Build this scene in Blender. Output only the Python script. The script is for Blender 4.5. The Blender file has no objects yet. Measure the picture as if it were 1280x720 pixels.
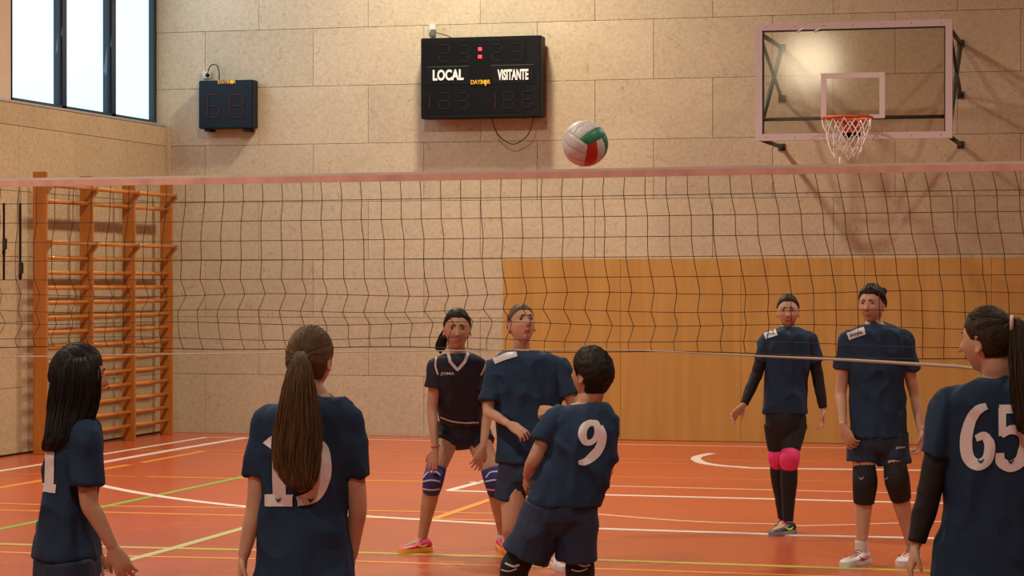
import bpy, bmesh, math, random
import numpy as np
from mathutils import Vector, Matrix, noise
from mathutils.bvhtree import BVHTree

random.seed(7); rng = np.random.default_rng(7)
SC = bpy.context.scene
COL = SC.collection
PI = math.pi

# ------------------------------------------------------------------ camera
FPX = 3000.0; HOR = 352.0; CAMZ = 1.59
TH = math.atan(787/3000)
S_, C_ = math.sin(TH), math.cos(TH)
cam = bpy.data.objects.new('camera', bpy.data.cameras.new('camera'))
COL.objects.link(cam); SC.camera = cam
cam.data.sensor_width = 36; cam.data.lens = 36*FPX/1280
cam.location = (0, 0, CAMZ)
cam.rotation_euler = (PI/2 - math.atan(8/FPX), 0, TH)
cam.data.clip_start = .1; cam.data.clip_end = 200

# ------------------------------------------------------------------ world, lights, exposure
SC.view_settings.view_transform = 'Standard'; SC.view_settings.look = 'None'
SC.view_settings.gamma = 1; SC.view_settings.exposure = 0.14
wd = bpy.data.worlds.new('world'); SC.world = wd; wd.use_nodes = True
wd.node_tree.nodes['Background'].inputs[0].default_value = (.55, .75, 1, 1)
wd.node_tree.nodes['Background'].inputs[1].default_value = 1.0

def lamp(name, loc, size, power, col=(1, .915, .73), aim=(0, 0, -1), spread=160):
    l = bpy.data.lights.new(name, 'AREA'); l.shape = 'DISK'; l.size = size
    l.energy = power; l.color = col; l.spread = math.radians(spread)
    o = bpy.data.objects.new(name, l); COL.objects.link(o); o.location = loc
    o.rotation_euler = Vector(aim).to_track_quat('-Z', 'Y').to_euler()
    return o
# hall lamps hung under the ceiling in two rows, and one near the scoreboard
for (x, y, p) in ((-6.1, 16.7, 290), (1.05, 16.7, 190), (-6.1, 9.5, 200), (1.05, 9.5, 90), (-6.3, 2.5, 190), (-.5, 2.5, 120)):
    lamp('hall_lamp', (x, y, 6.7), .32, p)
lamp('wall_wash_lamp', (-6.3, 21.9, 6.6), .5, 190, (1, .90, .66))
lamp('far_hall_lamp', (-7.66, -13.0, 6.83), 1.3, 48, (1, .84, .58), (.1, 1, -.35))
# daylight coming through the frosted window
dl = lamp('window_daylight', (-9.95, 21.9, 4.9), 2.6, 45, (.62, .80, 1), (1, 0, -.15), 170)

# ------------------------------------------------------------------ projection helpers (metres from photo pixels)
RV = Vector((C_, S_, 0)); AV = Vector((-S_, C_, 0)); ZV = Vector((0, 0, 1))
CAM = Vector((0, 0, CAMZ))
def W(px, py, d):
    u = (px-640)/FPX
    return Vector((d*(-S_+u*C_), d*(C_+u*S_), CAMZ+(HOR-py)/FPX*d))
def kxy(px):
    u = (px-640)/FPX
    return (-S_+u*C_), (C_+u*S_)
def onY(px, py, Y):           # pixel -> point on plane y = Y
    a, b = kxy(px); d = Y/b
    return Vector((a*d, Y, CAMZ+(HOR-py)/FPX*d))
def onX(px, py, X):
    a, b = kxy(px); d = X/a
    return Vector((X, b*d, CAMZ+(HOR-py)/FPX*d))
def onF(px, py):
    d = CAMZ*FPX/(py-HOR); a, b = kxy(px)
    return Vector((a*d, b*d, 0))
def dirv(r, u, a):
    return (RV*r + ZV*u + AV*a).normalized()

# ------------------------------------------------------------------ object helpers
def tag(o, label=None, cat=None, group=None, kind=None):
    if label: o['label'] = label
    if cat: o['category'] = cat
    if group: o['group'] = group
    if kind: o['kind'] = kind
    return o
def empty(name, loc):
    o = bpy.data.objects.new(name, None); COL.objects.link(o)
    o.location = loc; o['org'] = tuple(loc); o.empty_display_size = .1
    return o
def root_org(p):
    while p is not None:
        if 'org' in p: return Vector(p['org'])
        p = p.parent
    return Vector((0, 0, 0))
def link(name, me, parent=None, mats=None):
    """mesh given in world coordinates"""
    if parent is not None:
        me.transform(Matrix.Translation(-root_org(parent)))
    me.name = name
    o = bpy.data.objects.new(name, me); COL.objects.link(o)
    if parent is not None: o.parent = parent
    if mats is not None:
        if not isinstance(mats, (list, tuple)): mats = [mats]
        me.materials.clear()
        for m in mats: me.materials.append(m)
    return o
def mesh_of(bm, smooth=True):
    me = bpy.data.meshes.new('m'); bmesh.ops.recalc_face_normals(bm, faces=bm.faces); bm.to_mesh(me); bm.free()
    if smooth:
        me.polygons.foreach_set('use_smooth', [True]*len(me.polygons))
    return me
def obj(name, bm, mats, parent=None, smooth=False):
    return link(name, mesh_of(bm, smooth), parent, mats)

def add_box(bm, lo, hi, mi=0):
    lo = Vector(lo); hi = Vector(hi)
    v = [bm.verts.new((x, y, z)) for x in (lo.x, hi.x) for y in (lo.y, hi.y) for z in (lo.z, hi.z)]
    for q in ((0,1,3,2), (4,6,7,5), (0,4,5,1), (2,3,7,6), (0,2,6,4), (1,5,7,3)):
        f = bm.faces.new([v[i] for i in q]); f.material_index = mi
    return v
def box(name, lo, hi, mat, parent=None, bevel=0):
    bm = bmesh.new(); add_box(bm, lo, hi)
    if bevel: bmesh.ops.bevel(bm, geom=list(bm.edges), offset=bevel, segments=2, affect='EDGES')
    return obj(name, bm, mat, parent)

def frame_of(t, ref=None):
    t = t.normalized()
    r = ref if ref is not None else Vector((0, 0, 1))
    if abs(t.dot(r)) > .95: r = Vector((1, 0, 0)) if abs(t.x) < .9 else Vector((0, 1, 0))
    a = t.cross(r).normalized(); b = a.cross(t).normalized()
    return a, b
def add_rings(bm, rings, cap=True, mi=0):
    vs = [[bm.verts.new(p) for p in r] for r in rings]; n = len(rings[0])
    for i in range(len(vs)-1):
        for k in range(n):
            f = bm.faces.new((vs[i][k], vs[i][(k+1) % n], vs[i+1][(k+1) % n], vs[i+1][k])); f.material_index = mi
    if cap:
        f = bm.faces.new(vs[0][::-1]); f.material_index = mi
        f = bm.faces.new(vs[-1]); f.material_index = mi
def catmull(P, sub=4):
    """P: list of tuples/arrays -> smoothed list"""
    P = [np.array(p, float) for p in P]
    if len(P) < 3:
        return [P[0]+(P[-1]-P[0])*i/sub for i in range(sub+1)]
    out = []
    for i in range(len(P)-1):
        p0 = P[max(i-1, 0)]; p1 = P[i]; p2 = P[i+1]; p3 = P[min(i+2, len(P)-1)]
        for k in range(sub):
            t = k/sub
            out.append(.5*((2*p1)+(-p0+p2)*t+(2*p0-5*p1+4*p2-p3)*t*t+(-p0+3*p1-3*p2+p3)*t**3))
    out.append(P[-1]); return out
def add_tube(bm, pts, rad, n=8, sub=0, caps='flat', ref=None, mi=0, flat=1.0):
    """pts list of Vector, rad number or list"""
    if not isinstance(rad, (list, tuple)): rad = [rad]*len(pts)
    Q = [(p[0], p[1], p[2], r) for p, r in zip(pts, rad)]
    if sub: Q = catmull(Q, sub)
    P = [Vector(q[:3]) for q in Q]; R = [max(float(q[3]), 1e-4) for q in Q]
    if caps == 'round':
        t0 = (P[0]-P[1]).normalized(); t1 = (P[-1]-P[-2]).normalized()
        pre = [(P[0]+t0*R[0]*math.sin(a), R[0]*math.cos(a)) for a in (1.35, .9, .45)]
        post = [(P[-1]+t1*R[-1]*math.sin(a), R[-1]*math.cos(a)) for a in (.45, .9, 1.35)]
        P = [p for p, _ in pre]+P+[p for p, _ in post]; R = [r for _, r in pre]+R+[r for _, r in post]
    rings = []; a = None
    for i, p in enumerate(P):
        t = (P[min(i+1, len(P)-1)]-P[max(i-1, 0)]).normalized()
        if a is None: a, b = frame_of(t, ref)
        else:
            a = (a - t*a.dot(t)).normalized()
        b = t.cross(a)
        rings.append([p+a*math.cos(k*2*PI/n)*R[i]+b*math.sin(k*2*PI/n)*R[i]*flat for k in range(n)])
    add_rings(bm, rings, True, mi)
def tube(name, pts, rad, mat, parent=None, n=8, sub=0, caps='flat'):
    bm = bmesh.new(); add_tube(bm, pts, rad, n, sub, caps); return obj(name, bm, mat, parent, True)
def add_bar(bm, p, q, w, h, up=ZV, mi=0):
    """rectangular bar between two points"""
    p = Vector(p); q = Vector(q); t = (q-p).normalized(); a, b = frame_of(t, up)
    rr = []
    for c in (p, q): rr.append([c+a*x*w/2+b*y*h/2 for x, y in ((-1,-1), (1,-1), (1,1), (-1,1))])
    add_rings(bm, rr, True, mi)
def bar(name, p, q, w, h, mat, parent=None, up=ZV):
    bm = bmesh.new(); add_bar(bm, p, q, w, h, up); return obj(name, bm, mat, parent)

# ------------------------------------------------------------------ materials
MATS = {}
def mat(name, col, rough=.6, metal=0, spec=.5, emit=None, es=0, bump=0, bscale=50, var=0, vscale=8, coat=0, stretch=(1,1,1), sheen=0, sss=0, col2=None, alpha=None):
    m = bpy.data.materials.new(name); m.use_nodes = True; nt = m.node_tree; N = nt.nodes; L = nt.links
    b = N['Principled BSDF']
    b.inputs['Base Color'].default_value = (*col, 1); b.inputs['Roughness'].default_value = rough
    b.inputs['Metallic'].default_value = metal; b.inputs['Specular IOR Level'].default_value = spec
    if coat: b.inputs['Coat Weight'].default_value = coat; b.inputs['Coat Roughness'].default_value = .15
    if sheen: b.inputs['Sheen Weight'].default_value = sheen
    if sss:
        b.inputs['Subsurface Weight'].default_value = sss; b.inputs['Subsurface Radius'].default_value = (.012, .005, .003); b.inputs['Subsurface Scale'].default_value = 1
    if emit: b.inputs['Emission Color'].default_value = (*emit, 1); b.inputs['Emission Strength'].default_value = es
    if bump or var:
        tc = N.new('ShaderNodeTexCoord'); mp = N.new('ShaderNodeMapping'); mp.inputs['Scale'].default_value = stretch
        L.new(tc.outputs['Object'], mp.inputs[0])
    if var:
        n = N.new('ShaderNodeTexNoise'); n.inputs['Scale'].default_value = vscale; n.inputs['Detail'].default_value = 4
        L.new(mp.outputs[0], n.inputs[0])
        r = N.new('ShaderNodeValToRGB'); r.color_ramp.elements[0].position = .3; r.color_ramp.elements[1].position = .7
        c2 = col2 or tuple(c*(1-var) for c in col)
        r.color_ramp.elements[0].color = (*c2, 1); r.color_ramp.elements[1].color = (*tuple(min(1, c*(1+var*.5)) for c in col), 1)
        L.new(n.outputs[0], r.inputs[0]); L.new(r.outputs[0], b.inputs['Base Color'])
    if bump:
        n = N.new('ShaderNodeTexNoise'); n.inputs['Scale'].default_value = bscale; n.inputs['Detail'].default_value = 3
        L.new(mp.outputs[0], n.inputs[0])
        bp = N.new('ShaderNodeBump'); bp.inputs['Strength'].default_value = bump; bp.inputs['Distance'].default_value = .01
        L.new(n.outputs[0], bp.inputs['Height']); L.new(bp.outputs[0], b.inputs['Normal'])
    MATS[name] = m
    return m

def fibre_board(name, c1, c2, fleck):
    m = bpy.data.materials.new(name); m.use_nodes = True; nt = m.node_tree; N = nt.nodes; L = nt.links
    b = N['Principled BSDF']; b.inputs['Roughness'].default_value = .85; b.inputs['Specular IOR Level'].default_value = .2
    g = N.new('ShaderNodeNewGeometry')
    n1 = N.new('ShaderNodeTexNoise'); n1.inputs['Scale'].default_value = 1.1; n1.inputs['Detail'].default_value = 5
    n2 = N.new('ShaderNodeTexNoise'); n2.inputs['Scale'].default_value = 34; n2.inputs['Detail'].default_value = 6; n2.inputs['Roughness'].default_value = .7
    n3 = N.new('ShaderNodeTexNoise'); n3.inputs['Scale'].default_value = 13; n3.inputs['Detail'].default_value = 5; n3.inputs['Distortion'].default_value = 1.5
    for n in (n1, n2, n3): L.new(g.outputs['Position'], n.inputs['Vector'])
    r1 = N.new('ShaderNodeValToRGB'); r1.color_ramp.elements[0].position = .38; r1.color_ramp.elements[1].position = .62
    r1.color_ramp.elements[0].color = (*c1, 1); r1.color_ramp.elements[1].color = (*c2, 1)
    L.new(n2.outputs[0], r1.inputs[0])
    r3 = N.new('ShaderNodeValToRGB'); r3.color_ramp.elements[0].position = .60; r3.color_ramp.elements[1].position = .76
    r3.color_ramp.elements[0].color = (0, 0, 0, 1); r3.color_ramp.elements[1].color = (.75, .75, .75, 1)
    L.new(n3.outputs[0], r3.inputs[0])
    mx = N.new('ShaderNodeMix'); mx.data_type = 'RGBA'; L.new(r3.outputs[0], mx.inputs[0]); L.new(r1.outputs[0], mx.inputs[6]); mx.inputs[7].default_value = (*fleck, 1)
    oi = N.new('ShaderNodeObjectInfo')
    ma = N.new('ShaderNodeMath'); ma.operation = 'MULTIPLY_ADD'; L.new(oi.outputs['Random'], ma.inputs[0]); ma.inputs[1].default_value = .10; ma.inputs[2].default_value = .93
    m2 = N.new('ShaderNodeMath'); m2.operation = 'MULTIPLY_ADD'; L.new(n1.outputs[0], m2.inputs[0]); m2.inputs[1].default_value = .3; m2.inputs[2].default_value = .85
    m3 = N.new('ShaderNodeMath'); m3.operation = 'MULTIPLY'; L.new(ma.outputs[0], m3.inputs[0]); L.new(m2.outputs[0], m3.inputs[1])
    vm = N.new('ShaderNodeVectorMath'); vm.operation = 'SCALE'; L.new(mx.outputs[2], vm.inputs[0]); L.new(m3.outputs[0], vm.inputs['Scale'])
    L.new(vm.outputs[0], b.inputs['Base Color'])
    bp = N.new('ShaderNodeBump'); bp.inputs['Strength'].default_value = .35; bp.inputs['Distance'].default_value = .006
    L.new(n2.outputs[0], bp.inputs['Height']); L.new(bp.outputs[0], b.inputs['Normal'])
    return m
def wood(name, c1, c2, rough=.4, scale=(30, 30, 2), coat=.2):
    m = bpy.data.materials.new(name); m.use_nodes = True; nt = m.node_tree; N = nt.nodes; L = nt.links
    b = N['Principled BSDF']; b.inputs['Roughness'].default_value = rough; b.inputs['Coat Weight'].default_value = coat
    g = N.new('ShaderNodeNewGeometry'); mp = N.new('ShaderNodeMapping'); mp.inputs['Scale'].default_value = scale
    n = N.new('ShaderNodeTexNoise'); n.inputs['Scale'].default_value = 1; n.inputs['Detail'].default_value = 6; n.inputs['Distortion'].default_value = .6
    L.new(g.outputs['Position'], mp.inputs[0]); L.new(mp.outputs[0], n.inputs[0])
    r = N.new('ShaderNodeValToRGB'); r.color_ramp.elements[0].position = .3; r.color_ramp.elements[1].position = .7
    r.color_ramp.elements[0].color = (*c1, 1); r.color_ramp.elements[1].color = (*c2, 1)
    L.new(n.outputs[0], r.inputs[0]); L.new(r.outputs[0], b.inputs['Base Color'])
    return m

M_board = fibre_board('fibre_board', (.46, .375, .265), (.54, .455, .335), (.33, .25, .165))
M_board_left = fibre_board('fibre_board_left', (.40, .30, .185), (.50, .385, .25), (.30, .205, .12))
M_gap = mat('joint_backing', (.14, .10, .07), .9)
M_plaster = mat('plaster', (.55, .42, .33), .8, var=.1, vscale=3)
M_ceil = mat('ceiling_paint', (.45, .40, .35), .9)
M_wood = wood('veneer_panel', (.42, .215, .050), (.50, .27, .072), .42, (9, 9, .8), .15)
M_bars = wood('varnished_beech', (.42, .145, .02), (.56, .22, .035), .35, (20, 3, 20), .3)
M_postwood = wood('varnished_upright', (.36, .115, .016), (.46, .16, .024), .35, (30, 30, 2), .3)
M_frame = mat('window_frame_paint', (.012, .045, .075), .4)
M_black = mat('black_plastic', (.004, .005, .006), .5, spec=.2)
M_boardface = mat('scoreboard_face', (.004, .005, .007), .4, spec=.2)
M_navybox = mat('clock_case', (.005, .012, .020), .5, spec=.2)
M_seg = mat('unlit_segment', (.014, .011, .013), .5, spec=.2)
M_segred = mat('unlit_red_segment', (.040, .012, .014), .5, spec=.2)
M_lit = mat('lit_red_lamp', (.5, .02, .02), .4, emit=(1, .04, .06), es=2.2)
M_white = mat('white_lettering', (.8, .8, .8), .5)
M_whitepl = mat('white_plastic', (.6, .58, .52), .5)
M_yellow = mat('orange_lettering', (.75, .42, .03), .5)
M_tinybox = mat('grey_plug', (.12, .12, .10), .5)
M_cable = mat('cable_rubber', (.02, .018, .015), .6)
M_hframe = mat('backboard_paint', (.56, .47, .50), .45)
M_green = mat('green_steel', (.07, .085, .065), .5, metal=.2)
M_dark = mat('dark_steel', (.035, .03, .026), .5, metal=.3)
M_rim = mat('rim_paint', (.62, .09, .02), .4)
M_cordw = mat('white_cord', (.75, .70, .66), .7)
M_netcord = mat('dark_net_cord', (.035, .026, .02), .8)
M_tapew = mat('tape_white', (.60, .50, .46), .7, var=.12, vscale=6)
M_tapep = mat('tape_pink', (.66, .36, .29), .7, var=.2, vscale=5, stretch=(2, 1, 1))
M_sill = mat('sill_metal', (.35, .33, .32), .5)

# floor material: smooth red-orange sports surface
M_floor = bpy.data.materials.new('sports_floor'); M_floor.use_nodes = True
nt = M_floor.node_tree; N = nt.nodes; L = nt.links; b = N['Principled BSDF']
g = N.new('ShaderNodeNewGeometry'); n1 = N.new('ShaderNodeTexNoise'); n1.inputs['Scale'].default_value = .5; n1.inputs['Detail'].default_value = 6
n2 = N.new('ShaderNodeTexNoise'); n2.inputs['Scale'].default_value = 5; n2.inputs['Detail'].default_value = 6
L.new(g.outputs['Position'], n1.inputs[0]); L.new(g.outputs['Position'], n2.inputs[0])
r = N.new('ShaderNodeValToRGB'); r.color_ramp.elements[0].color = (.44, .082, .034, 1); r.color_ramp.elements[1].color = (.50, .098, .040, 1)
r.color_ramp.elements[0].position = .35; r.color_ramp.elements[1].position = .65
L.new(n1.outputs[0], r.inputs[0]); L.new(r.outputs[0], b.inputs['Base Color'])
rr = N.new('ShaderNodeMapRange'); rr.inputs[3].default_value = .22; rr.inputs[4].default_value = .28
L.new(n2.outputs[0], rr.inputs[0]); L.new(rr.outputs[0], b.inputs['Roughness'])
b.inputs['Specular IOR Level'].default_value = .5

# glass of the backboard
M_glass = bpy.data.materials.new('acrylic_glass'); M_glass.use_nodes = True
nt = M_glass.node_tree; N = nt.nodes; L = nt.links; N.remove(N['Principled BSDF'])
tr = N.new('ShaderNodeBsdfTransparent'); tr.inputs[0].default_value = (.90, .88, .84, 1)
gl = N.new('ShaderNodeBsdfGlossy'); gl.inputs['Roughness'].default_value = .075; gl.inputs[0].default_value = (1, 1, 1, 1)
fr = N.new('ShaderNodeFresnel'); fr.inputs[0].default_value = 1.5
mx = N.new('ShaderNodeMixShader'); L.new(fr.outputs[0], mx.inputs[0]); L.new(tr.outputs[0], mx.inputs[1]); L.new(gl.outputs[0], mx.inputs[2])
L.new(mx.outputs[0], N['Material Output'].inputs[0])

# frosted daylight panes (lit window)
M_pane = bpy.data.materials.new('frosted_daylight_glass'); M_pane.use_nodes = True
nt = M_pane.node_tree; N = nt.nodes; L = nt.links; b = N['Principled BSDF']
b.inputs['Base Color'].default_value = (.15, .18, .2, 1); b.inputs['Roughness'].default_value = .3
b.inputs['Emission Color'].default_value = (.74, .93, 1, 1); b.inputs['Emission Strength'].default_value = 1.0

# ------------------------------------------------------------------ setting
YW = 23.6; XL = -9.96; XR = 7.0; YN = -16.0; HC = 7.4; XU = -10.085
floor = box('floor', (XU-.6, YN, -.2), (XR, YW+.2, 0), M_floor); tag(floor, kind='structure')
ceil = box('ceiling', (XU-.6, YN, HC), (XR, YW+.2, HC+.2), M_ceil); tag(ceil, kind='structure')
wall_back = box('wall_back', (XU-.6, YW+.028, 0), (XR, YW+.25, HC), M_gap); tag(wall_back, kind='structure')
tag(box('wall_right', (XR, YN, 0), (XR+.2, YW+.2, HC), M_plaster), kind='structure')
tag(box('wall_near', (XU-.6, YN-.2, 0), (XR, YN, HC), M_plaster), kind='structure')

def panel_mesh(w, h, t, axis):
    bm = bmesh.new()
    if axis == 'x': add_box(bm, (0, 0, 0), (w, t, h))
    else: add_box(bm, (-t, 0, 0), (0, w, h))
    front = [e for e in bm.edges]
    bmesh.ops.bevel(bm, geom=front, offset=.0025, segments=1, affect='EDGES')
    me = mesh_of(bm, False); return me
def put(me, m, name, loc, parent):
    if not me.materials: me.materials.append(m)
    o = bpy.data.objects.new(name, me); COL.objects.link(o); o.location = loc; o.parent = parent
    return o
G = .0035
X0 = -8.925
pm_full = panel_mesh(1.2-G, .6-G, .028, 'x')
pmcache = {}
for row in range(0, 12):
    z0 = .02+.6*row
    off = 0 if (row % 2 == 1) else .6     # rows 1.82-2.42 etc.
    x = X0+off-1.2*2
    while x < XR-.2:
        a = max(x, XU+.005); bb = min(x+1.2, XR); x += 1.2
        if bb-a < .05: continue
        if z0 < 1.8 and a > -6.30+.0: continue
        cut = bb
        if z0 < 1.8 and bb > -6.28: cut = -6.28
        if cut-a < .04: continue
        key = (round(cut-a, 3),)
        if key not in pmcache: pmcache[key] = panel_mesh(cut-a-G, .6-G, .028, 'x')
        top = min(z0+.6, HC)
        put(pmcache[key], M_board, 'panel', (a, YW, z0), wall_back)
put(panel_mesh(-6.28-X0+2.2, .02, .028, 'x'), M_board, 'panel_foot', (X0-2.2, YW, 0), wall_back)
# tall veneered panels on the right of the wall foot
x = -6.28; wpm = panel_mesh(1.22-.002, 1.817, .045, 'x')
while x < XR-1.3:
    put(wpm, M_wood, 'veneer_panel', (x, YW-.02, .003), wall_back); x += 1.22
# left wall: lower thick wall with joints, ledge, upper wall with window
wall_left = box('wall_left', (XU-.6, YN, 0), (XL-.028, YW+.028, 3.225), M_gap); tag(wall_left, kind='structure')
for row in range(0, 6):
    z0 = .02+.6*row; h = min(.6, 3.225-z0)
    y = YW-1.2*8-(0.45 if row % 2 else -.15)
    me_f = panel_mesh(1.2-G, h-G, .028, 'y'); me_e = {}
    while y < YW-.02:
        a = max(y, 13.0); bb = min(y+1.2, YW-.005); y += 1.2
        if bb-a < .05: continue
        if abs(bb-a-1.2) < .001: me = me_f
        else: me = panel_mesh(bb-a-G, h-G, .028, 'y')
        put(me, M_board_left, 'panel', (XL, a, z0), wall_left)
box('plain_wall_face', (XL-.028, YN, 0), (XL, 12.995, 3.225), M_plaster, wall_left)
box('ledge', (XU-.6, YN, 3.225), (XL+.005, YW, 3.245), M_sill, wall_left)
wy0 = onX(15.5, 100, XU).y; wz0 = 3.245
wu = empty('wall_left_upper', (XU, YN, 3.24)); tag(wu, kind='structure')
box('wall_face', (XU-.6, YN, 3.245), (XU, wy0, HC), M_plaster, wu)
box('wall_face', (XU-.6, wy0, 6.6), (XU, YW, HC), M_plaster, wu)
box('outer_skin', (XU-.6, wy0, 3.245), (XU-.3, YW, 6.6), M_plaster, wu)
win = empty('window_1', (XU, wy0, wz0)); tag(win, kind='structure')
def yy(px): return onX(px, 100, XU).y
ys = [yy(15.5), yy(73), yy(82.5), yy(134.5), yy(144), yy(191.5), YW-.002]
for a, bb in ((ys[0], ys[1]), (ys[2], ys[3]), (ys[4], ys[5])):
    box('pane', (XU-.06, a, wz0+.04), (XU-.05, bb, 6.55), M_pane, win)
for a, bb, m in ((ys[1], ys[2], M_frame), (ys[3], ys[4], M_frame)):
    mid = a+(bb-a)*.42
    o = box('mullion', (XU-.07, a, wz0), (XU-.005, mid, 6.6), M_frame, win)
    o = box('mullion', (XU-.07, mid, wz0), (XU+.01, bb, 6.6), mat('mullion_navy', (.012, .018, .06), .4), win)
    box('latch', (XU+.01, (a+bb)/2, wz0+1.2), (XU+.04, (a+bb)/2+.05, wz0+1.24), M_black, win)
box('frame', (XU-.07, ys[5], wz0), (XU, ys[6], 6.6), M_frame, win)
box('frame', (XU-.07, ys[0]-.03, wz0), (XU, ys[0]+.005, 6.6), M_frame, win)
box('sill', (XU-.07, ys[0], wz0), (XU+.01, ys[6], wz0+.045), M_frame, win)
box('frame', (XU-.07, ys[0], 6.55), (XU, ys[6], 6.6), M_frame, win)
tag(box('trim_1', (XL, YW-.05, .0), (XL+.045, YW-.002, 3.225), M_board_left), kind='structure')

# ------------------------------------------------------------------ court lines (parts of the floor)
M_lw = mat('line_white', (.78, .70, .66), .35)
M_lp = mat('line_worn_white', (.72, .42, .30), .35)
M_lo = mat('line_orange', (.75, .30, .035), .35)
M_lof = mat('line_worn_orange', (.60, .19, .04), .35)
M_ly = mat('line_yellow_green', (.50, .46, .06), .35)
M_lg = mat('line_green', (.22, .42, .05), .35)
M_lpg = mat('line_pale_green', (.50, .52, .22), .35)
def court_line(pts, w, m, z=.002, smooth=False):
    P = [onF(*p) for p in pts]
    if pts[-1][0] >= 1290: P[-1] = P[-1]+(P[-1]-P[-2]).normalized()*min(5, (XR-.6)-P[-1].x)
    if pts[0][0] <= -15 and P[0].x > XL+.8: P[0] = P[0]+(P[0]-P[1]).normalized()*min(4, P[0].x-XL-.7)
    if smooth: P = [Vector(q) for q in catmull(P, 8)]
    bm = bmesh.new(); prev = None
    for i, p in enumerate(P):
        t = (P[min(i+1, len(P)-1)]-P[max(i-1, 0)]).normalized(); nrm = Vector((-t.y, t.x, 0))
        a = [bm.verts.new(p+nrm*w/2*s+ZV*zz) for s, zz in ((-1, .0002), (-1, z), (1, z), (1, .0002))]
        if prev:
            for k in range(3): bm.faces.new((prev[k], a[k], a[k+1], prev[k+1]))
        prev = a
    return obj('court_line', bm, m, floor)
court_line([(-60, 599), (0, 588.8), (51, 580.6), (129, 567.8), (258, 546.6)], .06, M_lw)
court_line([(258, 546.8), (308, 547.2), (455, 549.5), (540, 551), (777, 555.6), (960, 558.8), (1300, 563.5)], .05, M_lp, .003)
court_line([(308, 547.2), (217, 562.5), (126, 578.6), (100, 584.5), (86, 591), (91, 598), (120, 606), (175, 616.8), (237, 626), (300, 633), (380, 640.5), (457, 645.8), (620, 655.5), (742, 661), (930, 667), (1125, 672.5), (1300, 676)], .08, M_lw, .0035, True)
court_line([(742, 642.5), (850, 651), (960, 655), (1125, 654), (1300, 647)], .06, M_lp, .002, True)
court_line([(560, 613.5), (640, 616), (742, 618.6), (960, 624), (1115, 628), (1300, 632)], .08, M_lw, .003)
court_line([(560, 613.5), (612, 600), (640, 593)], .07, M_lw, .0025)
court_line([(586, 603), (614, 602.5)], .05, M_lw, .0025)
court_line([(700, 606), (755, 607.5), (1065, 615), (1300, 620)], .06, M_lp, .002)
court_line([(455, 590.5), (760, 596), (1065, 602.5), (1300, 607)], .05, M_lof, .002)
court_line([(890, 567), (874, 570.5), (870, 574), (878, 578.5), (897, 581.8), (925, 584), (960, 585.6), (1145, 588), (1300, 590)], .09, M_lw, .003, True)
court_line([(-30, 614.5), (0, 609.7), (50, 601), (126, 587), (161, 581)], .07, M_lo)
court_line([(176, 578.6), (255, 564)], .06, M_lo)
court_line([(-20, 592.2), (50, 593), (129, 594.7), (171, 596)], .05, M_lof)
court_line([(185, 596), (306, 598.3), (460, 600.8), (540, 602)], .05, M_lo)
court_line([(-20, 629), (50, 631), (133, 632.8), (300, 635), (460, 638.5), (620, 642)], .05, M_lo)
court_line([(-20, 637.5), (50, 639), (133, 640.5), (297, 644.5), (620, 650.5)], .055, M_lo)
court_line([(167, 562.8), (308, 564), (457, 567.4), (545, 569), (767, 573.7), (850, 574.8), (1300, 581)], .05, M_lof)
court_line([(258, 568), (308, 569.2), (457, 572.6), (528, 574), (767, 578.3), (860, 580)], .05, M_lof)
court_line([(-20, 679.6), (122, 683.5), (317, 687.7), (450, 691), (617, 696), (747, 700.2), (1115, 712.6), (1300, 718)], .075, M_ly)
court_line([(-20, 689.6), (40, 691.6), (122, 694.5), (317, 698.8), (447, 701.8), (617, 707.5), (747, 711.2), (940, 717.5), (1100, 723)], .05, M_lo)
court_line([(-30, 668), (0, 661.5), (45, 652.5), (135, 632.5), (305, 596)], .06, M_lg, .0025)
court_line([(90, 720), (130, 708.5), (215, 686), (297, 662.5), (330, 653)], .065, M_lpg, .0025)
court_line([(542, 649), (612, 625), (645, 614)], .065, M_lo, .0025)

# ------------------------------------------------------------------ text helper
def text_me(s, spacing=1.0, offset=0.0, extrude=.01):
    cu = bpy.data.curves.new('t', 'FONT'); cu.body = s; cu.size = 1; cu.offset = offset; cu.extrude = extrude
    cu.space_character = spacing; cu.align_x = 'CENTER'; cu.align_y = 'CENTER'; cu.resolution_u = 4
    o = bpy.data.objects.new('t', cu); COL.objects.link(o)
    dg = bpy.context.evaluated_depsgraph_get(); me = bpy.data.meshes.new_from_object(o.evaluated_get(dg))
    bpy.data.objects.remove(o); bpy.data.curves.remove(cu)
    co = np.array([v.co[:] for v in me.vertices]); lo = co.min(0); hi = co.max(0)
    c = (lo+hi)/2; sz = hi-lo
    me.transform(Matrix.Diagonal((1/sz[0], 1/sz[1], 1/max(sz[2], 1e-6), 1)) @ Matrix.Translation(-Vector(c)))
    return me            # unit box
def wall_text(name, s, p0, p1, m, parent, offset=.02, spacing=1.0):
    """p0 lower left, p1 upper right on a plane facing -y"""
    me = text_me(s, spacing, offset); c = (p0+p1)/2
    M = Matrix.Translation(c) @ Matrix(((p1.x-p0.x, 0, 0, 0), (0, 0, -.006, 0), (0, p1.z-p0.z, 0, 0), (0, 0, 0, 1)))
    me.transform(M); return link(name, me, parent, m)

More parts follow.
